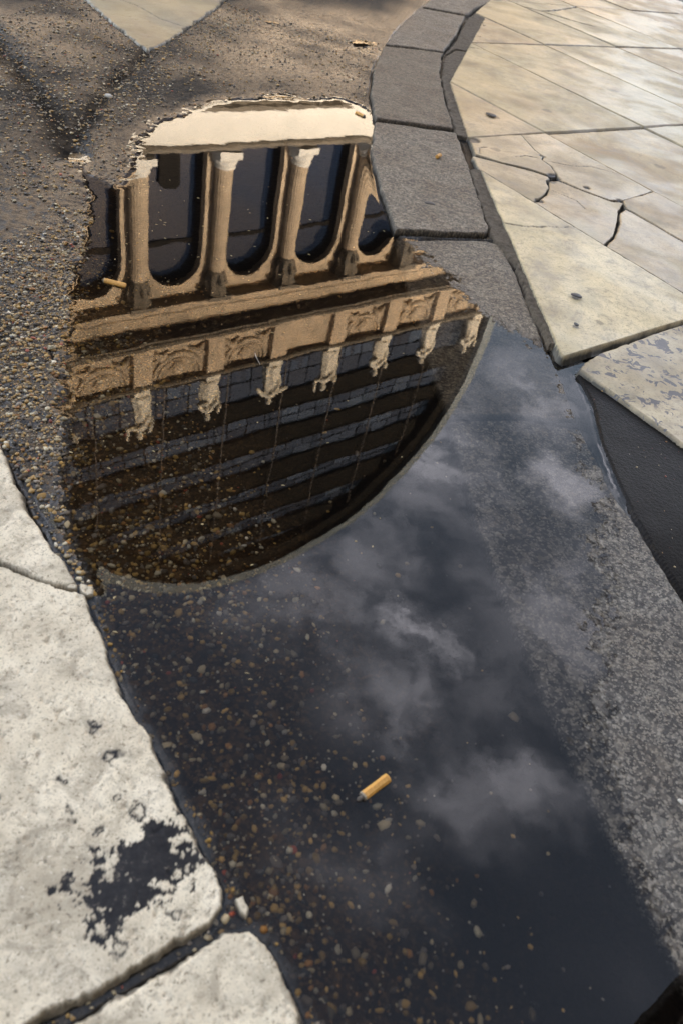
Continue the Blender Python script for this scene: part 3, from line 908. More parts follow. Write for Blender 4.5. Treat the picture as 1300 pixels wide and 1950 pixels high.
# ---- right marble slabs
TOP = .0152
GAP = .0022
n_slab = 0
SPOTS = [(0.322, 1.378, .009, .9), (.131, 2.412, .020, .75), (.299, 2.62, .016, .5), (.62, 2.35, .02, .4), (.95, 2.9, .022, .6), (.55, 3.1, .02, .45), (1.2, 3.6, .03, .5), (1.0, 4.3, .03, .6), (.36, 1.30, .008, .5), (.315, 1.262, .006, .8)]
for i in range(len(PC) - 1):
    for j in range(len(QC) - 1 + 3):
        q0 = QC[j] if j < len(QC) else QC[-1] + .83 * (j - len(QC) + 1)
        q1 = QC[j + 1] if j + 1 < len(QC) else QC[-1] + .83 * (j + 1 - len(QC) + 1)
        p0, p1 = PC[i], PC[i + 1]
        rect = [(p0 + GAP, q0 + GAP), (p1 - GAP, q0 + GAP), (p1 - GAP, q1 - GAP), (p0 + GAP, q1 - GAP)]
        rect = rect[:]
        for a, b in zip(CUT[:-1], CUT[1:]):
            if a[0] < p1 - .001 and b[0] > p0 + .001:
                rect = clip_halfplane(rect, a, b)
        if len(rect) < 3:
            continue
        area = abs(sum(rect[k][0] * rect[(k + 1) % len(rect)][1] - rect[(k + 1) % len(rect)][0] * rect[k][1] for k in range(len(rect)))) / 2
        if area < .006:
            continue
        poly = [P(*r_) for r_ in rect]
        mid = np.mean(poly, axis=0)
        seen = -.3 < mid[0] < 1.75 and .5 < mid[1] < 6.6 and q1 > -.3
        dist = math.hypot(*mid)
        res = (.0032 if dist < 2.2 else .0055 if dist < 3.6 else .009) if seen else .03
        mk = ('marble', 'stained', 'pink_marble', 'marble')[(i * 5 + j * 3) % 4]
        lab = None
        cr = []
        rag = .0012
        if i == 0 and j == 2:
            mk, lab = 'spotted', 'pale slab pocked with blue-grey patches'
            poly = [P(1.018, -.245), P(1.4648, -.245), P(1.4648, .579), P(1.25, .576), P(1.10, .570), P(1.04, .560), P(1.018, .550)]
        if i == 0 and j == 3:
            mk, lab = 'white_marble', 'large clean white slab cut to a point'
            cr = [([P(1.293, 1.012), P(1.33, .985), P(1.365, .975), P(1.40, .968), P(1.43, .955), P(1.468, .952)], .0008)]
        if i == 1 and j == 3:
            # this slab has broken into five pieces
            A_, B_, C_, D_, E_, F_ = (1.52, 1.338), (1.62, 1.228), (1.648, 1.165), (1.70, 1.035), (1.738, 1.026), (1.70, .990)
            pieces = [
                [(1.60, 1.4338), (1.79, 1.4338), (1.765, 1.38), (1.742, 1.335), (1.735, 1.30), (1.708, 1.28), (1.700, 1.24), (1.668, 1.19), (1.65, 1.188), (1.625, 1.232), (1.57, 1.285), (1.528, 1.338)],
                [(1.796, 1.4338), (1.8945, 1.4338), (1.8945, 1.055), (1.83, 1.045), (1.742, 1.032), (1.705, 1.042), (1.675, 1.105), (1.655, 1.165), (1.675, 1.185), (1.707, 1.235), (1.716, 1.276), (1.742, 1.294), (1.75, 1.333), (1.772, 1.378)],
                [(1.8945, 1.048), (1.83, 1.038), (1.742, 1.026), (1.708, .992), (1.710, .90), (1.706, .82), (1.712, .70), (1.71, .5852), (1.8945, .5852)],
                [(1.735, 1.024), (1.700, 1.032), (1.668, 1.10), (1.645, 1.160), (1.617, 1.165), (1.585, 1.13), (1.54, 1.10), (1.4692, 1.075), (1.4692, .87), (1.53, .895), (1.60, .94), (1.66, .985), (1.692, 1.002)],
                [(1.699, .986), (1.665, .976), (1.605, .93), (1.535, .885), (1.4692, .858), (1.4692, .5852), (1.703, .5852), (1.705, .70), (1.698, .82), (1.702, .90)],
                [(1.512, 1.330), (1.565, 1.275), (1.618, 1.222), (1.640, 1.182), (1.612, 1.172), (1.58, 1.137), (1.535, 1.107), (1.4692, 1.083), (1.4692, 1.262)],
            ]
            labs = ['broken marble piece touching the drain hole', 'large broken marble piece with hairline crack', None, 'broken marble piece beside the dark hole', None, None]
            for k, pc in enumerate(pieces):
                crk = [([P(1.708, 1.29), P(1.68, 1.31), P(1.64, 1.305)], .0005), ([P(1.54, 1.34), P(1.57, 1.37), P(1.60, 1.375)], .0006)] if k == 0 else [([P(1.58, 1.12), P(1.60, 1.06), P(1.585, 1.02)], .0004)] if k == 3 else [([P(1.72, 1.27), P(1.76, 1.24), P(1.80, 1.225), P(1.84, 1.22), P(1.893, 1.16)], .0004)] if k == 1 else ()
                o = stone('paving_stone', pave, [P(*r_) for r_ in pc], TOP + (.0008, 0, .001, -.0012, -.0004, -.001)[k], .0026, M['pink_marble'], .0018, .0022, lambda X, Y: .0012 * fbm(X, Y, 12, 171, 4), .014, crk, 300 + k, label=labs[k], grow=.0024, spots=[(*P(1.655, 1.180), .024, 1), (*P(1.70, 1.11), .010, 1), (*P(1.735, 1.033), .011, 1), (*P(1.60, 1.425), .026, .9), (*P(1.735, 1.30), .010, .9), (*P(1.49, 1.082), .012, .9), (*P(1.62, 1.36), .016, .5), (*P(1.62, 1.165), .016, .7)])
            continue
        if i == 2 and j == 3:
            mk, lab = 'stained', 'slab with orange-brown stains'
        if i == 1 and j == 4:
            mk = 'pink_marble'
        if i == 2 and j == 4:
            mk = 'marble'
        if i == 5 and j == 5:
            cr = [([P(3.262, 2.83), P(3.32, 2.77), P(3.45, 2.80), P(3.735, 2.90)], .007), ([P(3.32, 2.77), P(3.38, 2.66), P(3.46, 2.55)], .009)]
            res, lab = .005, 'far marble slab with an open crack'
        if i == 7 and j == 5:
            cr = [([P(4.22, 2.58), P(4.33, 2.50), P(4.45, 2.55), P(4.6, 2.5)], .006)]
        if i == 2 and j == 4:
            cr = [([P(2.25, 2.25), P(2.30, 2.20), P(2.366, 2.17)], .002)]
        n_slab += 1
        dz = .0012 * math.sin(i * 7.3 + j * 3.1)
        stone('paving_stone', pave, poly, (lambda X, Y, dz=dz, mid=mid, k_=i * 3 + j: TOP + dz + .003 * ((X - mid[0]) * math.sin(k_) + (Y - mid[1]) * math.cos(k_ * 1.7))), res, M[mk],
              .0018 if seen else .001, rag if seen else 0, (lambda X, Y: .0012 * fbm(X, Y, 10, 172, 4)) if seen else None, .014, cr, 400 + i * 20 + j, SPOTS if seen else (), label=lab)

# ------------------------------------------------------------------ aggregate stones in the asphalt
PAL = np.array([(1.0, .93, .78)]) * np.array([(.12, .10, .085), (.085, .078, .075), (.16, .135, .10), (.34, .23, .085), (.42, .36, .25), (.52, .49, .40), (.28, .15, .06), (.40, .27, .11), (.20, .18, .165), (.06, .058, .06), (.42, .29, .12), (.30, .08, .05), (.66, .63, .57)])
PALW = np.array([.10, .08, .12, .13, .11, .06, .07, .12, .08, .04, .06, .012, .016])
PALW = PALW / PALW.sum()


def allowed(x, y):
    ok = line_side(x, y) < -.20 + np.where(y < 1.5, .015, 0)
    kx = np.interp(y, [p_[1] for p_ in KERB_L][::-1], [p_[0] for p_ in KERB_L][::-1])
    ok = x < kx - .012
    for st in (LS0, LS1, LS2, TS):
        ok &= sdf(x, y, st) < -.004
    return ok


def scatter(n, box_, r_lo, r_hi, weight):
    x = RNG.uniform(box_[0], box_[1], n)
    y = RNG.uniform(box_[2], box_[3], n)
    keep = (RNG.random(n) < weight(x, y)) & allowed(x, y)
    x, y = x[keep], y[keep]
    r = r_lo * (r_hi / r_lo) ** (RNG.random(len(x)) ** 1.9)
    return x, y, r


def dens(x, y):
    d = sdf(x, y, PUDDLE)
    w = np.where(d > 0, np.clip(1.0 - (x + .33 - .68 * (.76 - y)) / .20, .012, 1), .85)
    w = w * np.where((d > .012) & (y > .93), .16, 1)
    return w * np.clip(.8 + 1.1 * fbm(x, y, 8, 91, 3), .25, 1)


def pebble_mesh(name, x, y, r, sub, parent, cols):
    bv, bf = ico(sub)
    n, k = len(x), len(bv)
    jit = 1 + .30 * (RNG.random((n, k, 1)) - .5) * 1.4
    sc_ = np.stack([RNG.uniform(.75, 1.35, n), RNG.uniform(.6, 1.0, n), RNG.uniform(.38, .62, n)], -1)[:, None, :]
    v = bv[None] * jit * sc_ * r[:, None, None]
    a = RNG.uniform(0, 2 * np.pi, n)
    ca, sa = np.cos(a)[:, None], np.sin(a)[:, None]
    vx, vy = v[..., 0] * ca - v[..., 1] * sa, v[..., 0] * sa + v[..., 1] * ca
    z0 = road_z(x, y) + r * RNG.uniform(.0, .30, n)
    V = np.stack([vx + x[:, None], vy + y[:, None], v[..., 2] + z0[:, None]], -1).reshape(-1, 3)
    F = (bf[None] + (np.arange(n) * k)[:, None, None]).reshape(-1, 3)
    o = mesh_np(name, V, F, M['pebble'], parent, True)
    fattr(o, 'spec', np.repeat(np.where(road_d(x, y) > .002, .04, .5), k))
    ca_ = o.data.attributes.new('col', 'FLOAT_COLOR', 'POINT')
    c4 = np.concatenate([np.repeat(cols, k, 0), np.ones((n * k, 1))], 1).astype(np.float32)
    ca_.data.foreach_set('color', c4.ravel())
    return o


def pick_cols(n, bright=1.0):
    c = PAL[RNG.choice(len(PAL), n, p=PALW)] * RNG.uniform(.7, 1.2, (n, 1)) * bright
    return np.clip(c, .01, .8)


# fine grit and small aggregate (nobody could count it)
xa, ya, ra = scatter(52000, (-.62, .36, .10, 1.25), .0011, .0042, dens)
xb, yb, rb = scatter(34000, (-1.2, -.02, 1.2, 3.0), .0014, .0046, lambda x, y: dens(x, y) * np.where(x > -.65, np.where(y > 1.6, .35, .6), 1))
xc, yc, rc = scatter(9000, (-.66, -.30, .60, 1.12), .0010, .0036, lambda x, y: np.clip(1.15 - np.abs(sdf(x, y, PUDDLE) + .03) / .10, .15, 1))
xa, ya, ra = np.concatenate([xa, xc]), np.concatenate([ya, yc]), np.concatenate([ra, rc])
x_, y_, r_ = np.concatenate([xa, xb]), np.concatenate([ya, yb]), np.concatenate([ra, rb])
soak = np.where(road_d(x_, y_) > .01, RNG.uniform(.35, 1.0, len(x_)), 1.0)[:, None]
o = pebble_mesh('gravel', x_, y_, r_, 1, None, pick_cols(len(x_), 1.0) * soak)
props(o, 'small mixed brown and cream stones bedded in the asphalt and puddle floor', 'gravel', kind='stuff')
# the larger stones, each its own piece of the road
xl, yl, rl = scatter(1500, (-.60, .22, .16, 1.20), .0026, .0054, dens)
xl, yl, rl = xl[:285], yl[:285], rl[:285]
protos = []
bv, bf = ico(2)
for c_i in range(len(PAL)):
    for s_i in range(2):
        jit = 1 + .13 * RNG.normal(size=(len(bv), 1))
        lob = 1 + .16 * np.sin(bv @ RNG.normal(size=3) * 2.2 + RNG.uniform(0, 6))[:, None]
        v = bv * jit * lob * np.array([1.15, .8, .5])
        me_o = mesh_np('pebble', v, bf, M['pebble'], road, True)
        at = me_o.data.attributes.new('col', 'FLOAT_COLOR', 'POINT')
        at.data.foreach_set('color', np.tile(np.append(PAL[c_i] * RNG.uniform(.35, .85), 1), len(bv)).astype(np.float32))
        fattr(me_o, 'spec', np.full(len(bv), .12))
        protos.append(me_o)
used_p = set()
ch = RNG.choice(len(PAL), len(xl), p=PALW)
for k in range(len(xl)):
    pr = protos[ch[k] * 2 + k % 2]
    o = pr if pr.name not in used_p else copy_obj(pr, road)
    used_p.add(pr.name)
    o.location = (xl[k], yl[k], float(road_z(xl[k], yl[k])) + rl[k] * .10)
    o.scale = (rl[k], rl[k] * RNG.uniform(.8, 1.1), rl[k])
    o.rotation_euler = (RNG.uniform(-.25, .25), RNG.uniform(-.25, .25), RNG.uniform(0, 6.28))
for pr in protos:
    if pr.name not in used_p:
        bpy.data.objects.remove(pr)

# chips on the dark strip right of the kerb
xs_, ys_ = RNG.uniform(.33, .60, 260), RNG.uniform(.45, 1.15, 260)
sd_ = line_side(xs_, ys_)
kk = (sd_ > .012) & (sd_ < .2)
xs_, ys_ = xs_[kk], ys_[kk]
rs_ = .0006 * 4 ** (RNG.random(len(xs_)) ** 3)
cs_ = PAL[RNG.choice([4, 5, 6, 7, 2, 12, 11], len(xs_))] * .9
props(pebble_mesh('grit', xs_, ys_, rs_, 1, None, cs_), 'tiny pale and rusty chips on the dark strip beside the kerb', 'grit', kind='stuff')

# specks and chaff floating on the water
nf = 420
fx, fy = RNG.uniform(-.55, .12, nf), RNG.uniform(.35, 1.5, nf)
okf = (sdf(fx, fy, PUDDLE) > .01) & (RNG.random(nf) < np.clip(1.1 - (fx + .42 + .1 * (fy - .8)) / .35, .12, 1))
fx, fy = fx[okf], fy[okf]
V, F = [], []
for x0, y0 in zip(fx, fy):
    l_, w_, a_ = RNG.uniform(.0012, .0050), RNG.uniform(.0004, .0010), RNG.uniform(0, 6.28)
    d_ = np.array([math.cos(a_), math.sin(a_)])
    n_ = np.array([-d_[1], d_[0]])
    b_ = len(V)
    bend = n_ * RNG.uniform(-.4, .4) * l_ * .5
    for t_, h_ in ((-1, .0002), (0, .0007), (1, .0003)):
        c_ = np.array([x0, y0]) + d_ * t_ * l_ * .5 + bend * (1 - t_ * t_)
        for s_ in (-1, 1):
            V.append((*(c_ + n_ * s_ * w_ * (1 - .5 * abs(t_))), h_))
        V.append((*c_, h_ + .0005))
    for t_ in (0, 3):
        F += [(b_ + t_, b_ + t_ + 2, b_ + t_ + 5, b_ + t_ + 3), (b_ + t_ + 2, b_ + t_ + 1, b_ + t_ + 4, b_ + t_ + 5)]
props(mesh_np('floating_chaff', V, F, simple('straw', (.42, .33, .17), .7, .5, 60, bdist=.001), None, True), 'pale specks of chaff floating on the left half of the puddle', 'chaff', kind='stuff')

# ------------------------------------------------------------------ cigarette ends, gum, litter
def cigarette(loc, length, rad, rz, label, tip=.3, facets=12, squash=.8, tilt=0.0):
    t = empty('cigarette_end', loc, rz, label, 'cigarette end', 'cigarette ends dropped on the ground')
    l1 = length * (1 - tip)
    mb = MB()
    rings = []
    for k, (xx, rr) in enumerate(((0, .55), (.02, .93), (.06, 1), (.5, .98), (.94, 1.0), (1, .96))):
        rings.append([(xx * l1, rr * rad * (1 + .05 * math.sin(3 * a + k)) * math.cos(a), rr * rad * squash * (1 + .04 * math.cos(2 * a + k)) * math.sin(a)) for a in [2 * math.pi * i_ / facets for i_ in range(facets)]])
    for a_, b_ in zip(rings[:-1], rings[1:]):
        mb.quadstrip(a_, b_, True)
    mb.face(rings[0][::-1])
    mb.face(rings[-1])
    mb.build('filter', M['filter'], t)
    sb = MB().box(.10 * l1, .95 * l1, -.0002, .0002, rad * squash * .94, rad * squash * 1.03)
    sb.build('paper_seam', M['filter'], t)
    mb = MB()
    rings = []
    for k, (xx, rr) in enumerate(((0, .70), (.2, .62), (.45, .42), (.7, .50), (.9, .34), (1, .12))):
        rings.append([(l1 + xx * length * tip, rr * rad * (1 + .16 * math.sin(4 * a + 2.3 * k)) * math.cos(a), rr * rad * squash * (1 + .16 * math.cos(3 * a + k)) * math.sin(a) - .0005 * xx) for a in [2 * math.pi * i_ / 12 for i_ in range(12)]])
    for a_, b_ in zip(rings[:-1], rings[1:]):
        mb.quadstrip(a_, b_, True)
    mb.face(rings[-1])
    mb.build('burnt_tip', M['ash'], t)
    rg0 = [(l1 * .99, rad * 1.02 * math.cos(a), rad * squash * 1.02 * math.sin(a)) for a in [2 * math.pi * i_ / 12 for i_ in range(12)]]
    rg1 = [(l1 + length * tip * (.20 + .14 * math.sin(3 * i_)), rad * .97 * math.cos(a), rad * squash * .97 * math.sin(a)) for i_, a in enumerate([2 * math.pi * i_ / 12 for i_ in range(12)])]
    MB().quadstrip(rg0, rg1, True).build('scorched_paper', M['paper'], t)
    t.rotation_euler = (0, tilt, rz)
    return t


cigarette((.0985, .3475, .0015), .037, .0044, math.atan2(.320 - .3475, .0755 - .0985), 'yellow faceted cigarette filter with burnt tip lying in the near water', .19, 7, .74)
cigarette((-.4105, 1.043, .0012), .038, .0048, math.atan2(.0, -.04), 'cigarette end floating in the dark water near the left shore', .10, 12, .8)
cigarette((-.2265, 2.185, .001), .036, .0050, math.atan2(-.021, .031), 'cigarette end in the far end of the puddle beside the kerb', .18, 10, .8)
cigarette((.009, 1.946, .0178), .024, .0050, math.atan2(.04, .013), 'short cigarette stub lying on the dry grey kerb stone', .16, 10, .85)


def blob(name, loc, r_, hgt, material, label, cat, seed, group=None):
    mb = MB().lathe([(r_ * 1.0, 0), (r_ * .93, hgt * .55), (r_ * .7, hgt * .9), (r_ * .25, hgt)], 14, (0, 0, 0), lambda a, z: 1 + .18 * math.sin(2 * a + seed) + .12 * math.sin(3 * a + 2 * seed))
    o = mb.build(name, material, None, True, loc)
    return props(o, label, cat, group)


blob('gum_spot', (.017, 1.66, .0115), .0105, .0028, M['gum'], 'black trodden gum blob on the dry grey kerb stone', 'chewing gum', 1, 'trodden gum spots')
blob('gum_spot', (.322, 1.378, .0190), .0095, .0022, M['gum'], 'dark gum spot in the middle of the large white slab', 'chewing gum', 2, 'trodden gum spots')
blob('gum_spot', (.131, 2.412, .0190), .015, .0022, M['gum'], 'dark gum smear on the slab beside the brownish kerb stone', 'chewing gum', 3, 'trodden gum spots')
blob('gum_spot', (.3145, 1.262, .0190), .005, .0018, M['gum'], 'small dark gum speck near the tip of the large white slab', 'chewing gum', 4, 'trodden gum spots')
white = simple('white_stone', (.46, .43, .38), .6, .1, 200, bdist=.001)
blob('white_chip', (-.757, 1.832, .001), .0085, .007, white, 'white stone chip lying in the seam of the asphalt', 'stone chip', 2)
blob('pale_pebble', (.372, .396, .002), .0028, .0032, white, 'tiny white pebble on the wet dark kerb stone', 'pebble', 3)
tw = MB().tube([(.485, .80, .0052), (.497, .803, .0062), (.505, .802, .0072), (.513, .806, .0062)], [.0008, .0012, .0010, .0005], 6)
props(tw.build('twig', M['ash'], None, True), 'dark curled twig on the strip below the pocked slab', 'twig')
tw = MB().tube([(-.180, .951, .0012), (-.175, .940, .0016), (-.166, .926, .0012)], [.0003, .0004, .0003], 6)
props(tw.build('straw', white, None, True), 'thin white straw floating on the reflected frieze', 'straw')

# ------------------------------------------------------------------ the arcaded building across the square
PHI = math.atan2(PU[1], PU[0])
ox, oy = 24.6 * PU[0] + 30 * PV[0], 24.6 * PU[1] + 30 * PV[1]
opera = empty('opera_house', (ox, oy, 0), PHI, 'sunlit stone building with tall arches and glass barrel roof mirrored in the puddle', 'building')
S0 = 24.6


def sx_(s):
    return s - S0


PIL = [10.0 + 4.02 * k for k in range(8)]
W0, W1 = sx_(8.4), sx_(40.6)


def arch_bay(x0, x1, z0, z1, cxx, rad, zs, y, dep, n=20):
    """wall between x0 and x1 with a round-headed opening; front face, reveal"""
    mb = MB()
    a = [(cxx - rad, zs)] + [(cxx - rad * math.cos(math.pi * k / n), zs + rad * math.sin(math.pi * k / n)) for k in range(1, n)] + [(cxx + rad, zs)]
    mb.face([(x0, y, z0), (cxx - rad, y, z0), (cxx - rad, y, zs), (x0, y, zs)])
    mb.face([(cxx + rad, y, z0), (x1, y, z0), (x1, y, zs), (cxx + rad, y, zs)])
    top = []
    for px, pz in a:
        f = (px - (cxx - rad)) / (2 * rad)
        top.append((x0 + f * (x1 - x0), z1))
    mb.quadstrip([(px, y, pz) for px, pz in a], [(px, y, pz) for px, pz in top])
    mb.face([(x0, y, zs), (cxx - rad, y, zs), (x0, y, z1)])
    mb.face([(cxx + rad, y, zs), (x1, y, zs), (x1, y, z1)])
    path = [(cxx - rad, z0)] + a + [(cxx + rad, z0)]
    mb.quadstrip([(px, y, pz) for px, pz in path], [(px, y + dep, pz) for px, pz in path])
    return mb


def arch_ring(cxx, r0, r1, z0, zs, y0, y1, n=20):
    """moulded band round an opening, from z0 up the jambs and over"""
    def path(r_):
        return [(cxx - r_, z0), (cxx - r_, zs)] + [(cxx - r_ * math.cos(math.pi * k / n), zs + r_ * math.sin(math.pi * k / n)) for k in range(1, n)] + [(cxx + r_, zs), (cxx + r_, z0)]
    a, b = path(r0), path(r1)
    mb = MB()
    mb.quadstrip([(p_[0], y0, p_[1]) for p_ in a], [(p_[0], y0, p_[1]) for p_ in b])
    mb.quadstrip([(p_[0], y0, p_[1]) for p_ in b], [(p_[0], y1, p_[1]) for p_ in b])
    mb.quadstrip([(p_[0], y1, p_[1]) for p_ in a], [(p_[0], y0, p_[1]) for p_ in a])
    return mb


OR_, OZS = 1.36, 16.55
for k in range(-1, 8):
    # first-floor bays between the columns (half bays at the ends stay blind)
    if k in (-1, 7):
        xa_, xb_ = (W0, sx_(PIL[0])) if k == -1 else (sx_(PIL[7]), W1)
        MB().box(xa_, xb_, 0, .9, 11.3, 18.6).build('wall', M['facade'], opera)
        MB().box(xa_, xb_, -.5, .9, 0, 9.7).build('wall', M['facade'], opera)
        continue
    x0, x1 = sx_(PIL[k]), sx_(PIL[k + 1])
    cx_ = .5 * (x0 + x1)
    arch_bay(x0, x1, 11.3, 18.6, cx_, OR_, OZS, 0, .26).build('wall', M['facade'], opera)
    fr = arch_ring(cx_, OR_ + .001, OR_ + .22, 11.45, OZS, -.10, .0).build('arch_moulding', M['facade'], opera)
    arch_ring(cx_, OR_ + .24, OR_ + .36, 11.45, OZS, -.05, .0).build('outer_moulding', M['facade'], fr)
    win = MB().box(cx_ - OR_, cx_ + OR_, .58, .63, OZS - .60, OZS - .40).box(cx_ - OR_, cx_ - OR_ + .09, .55, .62, 11.3, 16.6).box(cx_ + OR_ - .09, cx_ + OR_, .55, .62, 11.3, 16.6).build('window', M['frame'], opera)
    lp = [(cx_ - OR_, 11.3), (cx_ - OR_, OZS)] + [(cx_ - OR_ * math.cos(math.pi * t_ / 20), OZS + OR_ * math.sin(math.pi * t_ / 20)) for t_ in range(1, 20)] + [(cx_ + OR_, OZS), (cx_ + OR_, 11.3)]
    MB().quadstrip([(px, .262, pz) for px, pz in lp], [(px, .80, pz) for px, pz in lp]).build('reveal_shade_lining', M['frame'], opera)  # added near-black lining, puts the shade of the reveal into its colour
    MB().face([(px, .64, pz) for px, pz in lp]).build('pane', M['glass'], win)
    if k == 1:
        MB().face([(cx_ - .55, .50, 11.3), (cx_ + .30, .50, 11.3), (cx_ + .42, .50, 13.3), (cx_ + .2, .47, 13.55), (cx_ - .4, .47, 13.5), (cx_ - .62, .50, 13.2)]).build('drape', M['frame'], win)
    # ground-floor arcade
    arch_bay(x0, x1, 0, 9.7, cx_, 1.35, 6.3, -.5, .9).build('wall', M['facade'], opera)
    w2 = MB().box(cx_ - .06, cx_ + .06, .3, .38, 0, 7.6).box(cx_ - 1.35, cx_ + 1.35, .28, .38, 4.6, 4.8).build('window', M['frame'], opera)
    MB().face([(cx_ - 1.37, .4, 0), (cx_ + 1.37, .4, 0), (cx_ + 1.37, .4, 6.3)] + [(cx_ + 1.37 * math.cos(t_ * math.pi / 12), .4, 6.3 + 1.37 * math.sin(t_ * math.pi / 12)) for t_ in range(1, 12)] + [(cx_ - 1.37, .4, 6.3)]).build('pane', M['glass'], w2)
    MB().box(cx_ - .32, cx_ + .32, -.72, -.5, 7.62, 8.5).build('keystone', M['facade'], opera)

# columns with base and capital
def flute(a, z):
    return 1 - .055 * (0.5 + 0.5 * math.cos(20 * a))


sh = MB().lathe([(.395, 12.35), (.40, 13.2), (.385, 15.0), (.36, 17.15)], 80, (0, -.42, 0), flute, False).build('column', M['facade'], opera, False)
ba = MB().box(-.56, .56, -.98, .14, 11.55, 11.85).lathe([(.54, 11.85), (.57, 11.95), (.54, 12.06), (.44, 12.12), (.47, 12.22), (.46, 12.30), (.40, 12.36)], 32, (0, -.42, 0)).build('base', M['pale_facade'], sh, False)
cb = MB().lathe([(.37, 17.12), (.42, 17.2), (.38, 17.26), (.42, 17.5), (.40, 17.6), (.50, 17.95), (.46, 18.0), (.62, 18.32)], 24, (0, -.42, 0), lambda a, z: 1 + .09 * math.cos(8 * a) * (z > 17.3))
for a_ in range(8):
    ca_, sa_ = math.cos(a_ * math.pi / 4), math.sin(a_ * math.pi / 4)
    cb.tube([(.36 * ca_, -.42 + .36 * sa_, 17.3), (.50 * ca_, -.42 + .50 * sa_, 17.55), (.58 * ca_, -.42 + .58 * sa_, 17.75), (.60 * ca_, -.42 + .60 * sa_, 17.66)], [.10, .09, .06, .03], 5)
cb.box(-.62, .62, -1.04, .18, 18.32, 18.52)
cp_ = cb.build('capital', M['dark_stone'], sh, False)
for k in range(8):
    if k == 0:
        sh.location.x = sx_(PIL[0] + .03)
        continue
    c = copy_obj(sh, opera)
    c.location.x = sx_(PIL[k] + .03)
    for ch_ in (ba, cp_):
        copy_obj(ch_, c)

def long_profile(prof, name, material, x0=W0, x1=W1, ret=.6):
    """a moulding run: (y, z) profile swept along the facade with closed ends"""
    mb = MB()
    mb.quadstrip([(x0, y, z) for y, z in prof], [(x1, y, z) for y, z in prof])
    mb.face([(x0, y, z) for y, z in prof])
    mb.face([(x1, y, z) for y, z in prof][::-1])
    return mb.build(name, material, opera)


# balcony band under the columns, string courses
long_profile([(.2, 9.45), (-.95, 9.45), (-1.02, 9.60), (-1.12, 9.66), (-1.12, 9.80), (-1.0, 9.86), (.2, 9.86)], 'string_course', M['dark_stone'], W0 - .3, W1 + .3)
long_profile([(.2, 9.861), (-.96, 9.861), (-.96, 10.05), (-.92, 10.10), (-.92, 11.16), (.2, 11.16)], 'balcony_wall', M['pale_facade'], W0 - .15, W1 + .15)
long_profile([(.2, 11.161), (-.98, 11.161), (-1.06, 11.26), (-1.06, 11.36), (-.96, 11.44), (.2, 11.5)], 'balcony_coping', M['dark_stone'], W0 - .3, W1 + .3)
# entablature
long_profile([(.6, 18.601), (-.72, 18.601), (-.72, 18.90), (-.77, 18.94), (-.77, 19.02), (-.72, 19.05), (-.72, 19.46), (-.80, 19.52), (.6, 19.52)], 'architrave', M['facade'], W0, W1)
long_profile([(.6, 19.521), (-.74, 19.521), (-.74, 19.70), (.6, 19.70)], 'frieze', M['dark_stone'], W0, W1)  # dark colour here paints in the shadow under the cornice
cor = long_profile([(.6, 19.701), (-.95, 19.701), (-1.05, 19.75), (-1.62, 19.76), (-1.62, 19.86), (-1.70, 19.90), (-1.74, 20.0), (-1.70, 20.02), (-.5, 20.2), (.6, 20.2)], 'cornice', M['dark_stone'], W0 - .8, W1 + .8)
x_c = W0 - .3
dm = []
den = MB().box(-.10, .10, -1.15, -.76, 19.60, 19.70).build('bracket', M['dark_stone'], opera)
den.location.x = W0 + .1
k = 1
while W0 + .1 + k * .62 < W1:
    c = copy_obj(den, opera)
    c.location.x = W0 + .1 + k * .62
    k += 1
long_profile([(-1.735, 20.021), (-1.72, 20.08), (-1.60, 20.10), (-1.60, 20.04)], 'cornice_lip', M['facade'], W0 - .8, W1 + .8)

# attic: wall, pilasters, carved panels, coping
long_profile([(.9, 20.201), (-.52, 20.201), (-.52, 22.78), (.9, 22.78)], 'attic_wall', M['facade'], W0 + .1, W1 - .1)
pil = MB().box(-.5, .5, -.86, -.52, 20.20, 22.78).build('pilaster', M['facade'], opera)
for k in range(8):
    c = pil if k == 0 else copy_obj(pil, opera)
    c.location.x = sx_(PIL[k] + .12)
long_profile([(.9, 22.781), (-.92, 22.781), (-1.0, 22.86), (-1.0, 22.98), (-.9, 23.02), (.9, 23.02)], 'coping', M['dark_stone'], W0, W1)
pan = MB()
pan.tube([(1.28 * math.cos(math.pi + math.pi * t_ / 18), -.55, 22.66 + 1.22 * math.sin(math.pi + math.pi * t_ / 18)) for t_ in range(19)], [.10 + .06 * math.sin(math.pi * t_ / 18) for t_ in range(19)], 8)
pan.tube([(1.02 * math.cos(math.pi + math.pi * t_ / 14), -.54, 22.68 + .95 * math.sin(math.pi + math.pi * t_ / 14)) for t_ in range(15)], .06, 6)
for sg in (-1, 1):
    pan.tube([(sg * 1.40, -.54, 21.0), (sg * 1.22, -.62, 21.25), (sg * .98, -.66, 21.42), (sg * .75, -.62, 21.30), (sg * .55, -.55, 21.10)], [.07, .15, .19, .14, .05], 8)
    pan.tube([(sg * 1.45, -.54, 21.7), (sg * 1.30, -.60, 21.55), (sg * 1.12, -.58, 21.62)], [.05, .12, .05], 6)
pan.lathe([(.10, 21.75), (.30, 21.95), (.36, 22.25), (.26, 22.5), (.14, 22.6)], 12, (0, -.52, 0), None, True, 1, .6)
pan.tube([(-.5, -.53, 22.35), (-.25, -.58, 22.05), (0, -.6, 21.95), (.25, -.58, 22.05), (.5, -.53, 22.35)], [.04, .07, .09, .07, .04], 6)
relief = pan.build('carved_panel', M['facade'], opera, True)
for k in range(7):
    c = relief if k == 0 else copy_obj(relief, opera)
    c.location.x = sx_(.5 * (PIL[k] + PIL[k + 1]) + .12)
    if k in (3,):
        c.scale = (.9, .55, .8)
        c.location.z = 4.3

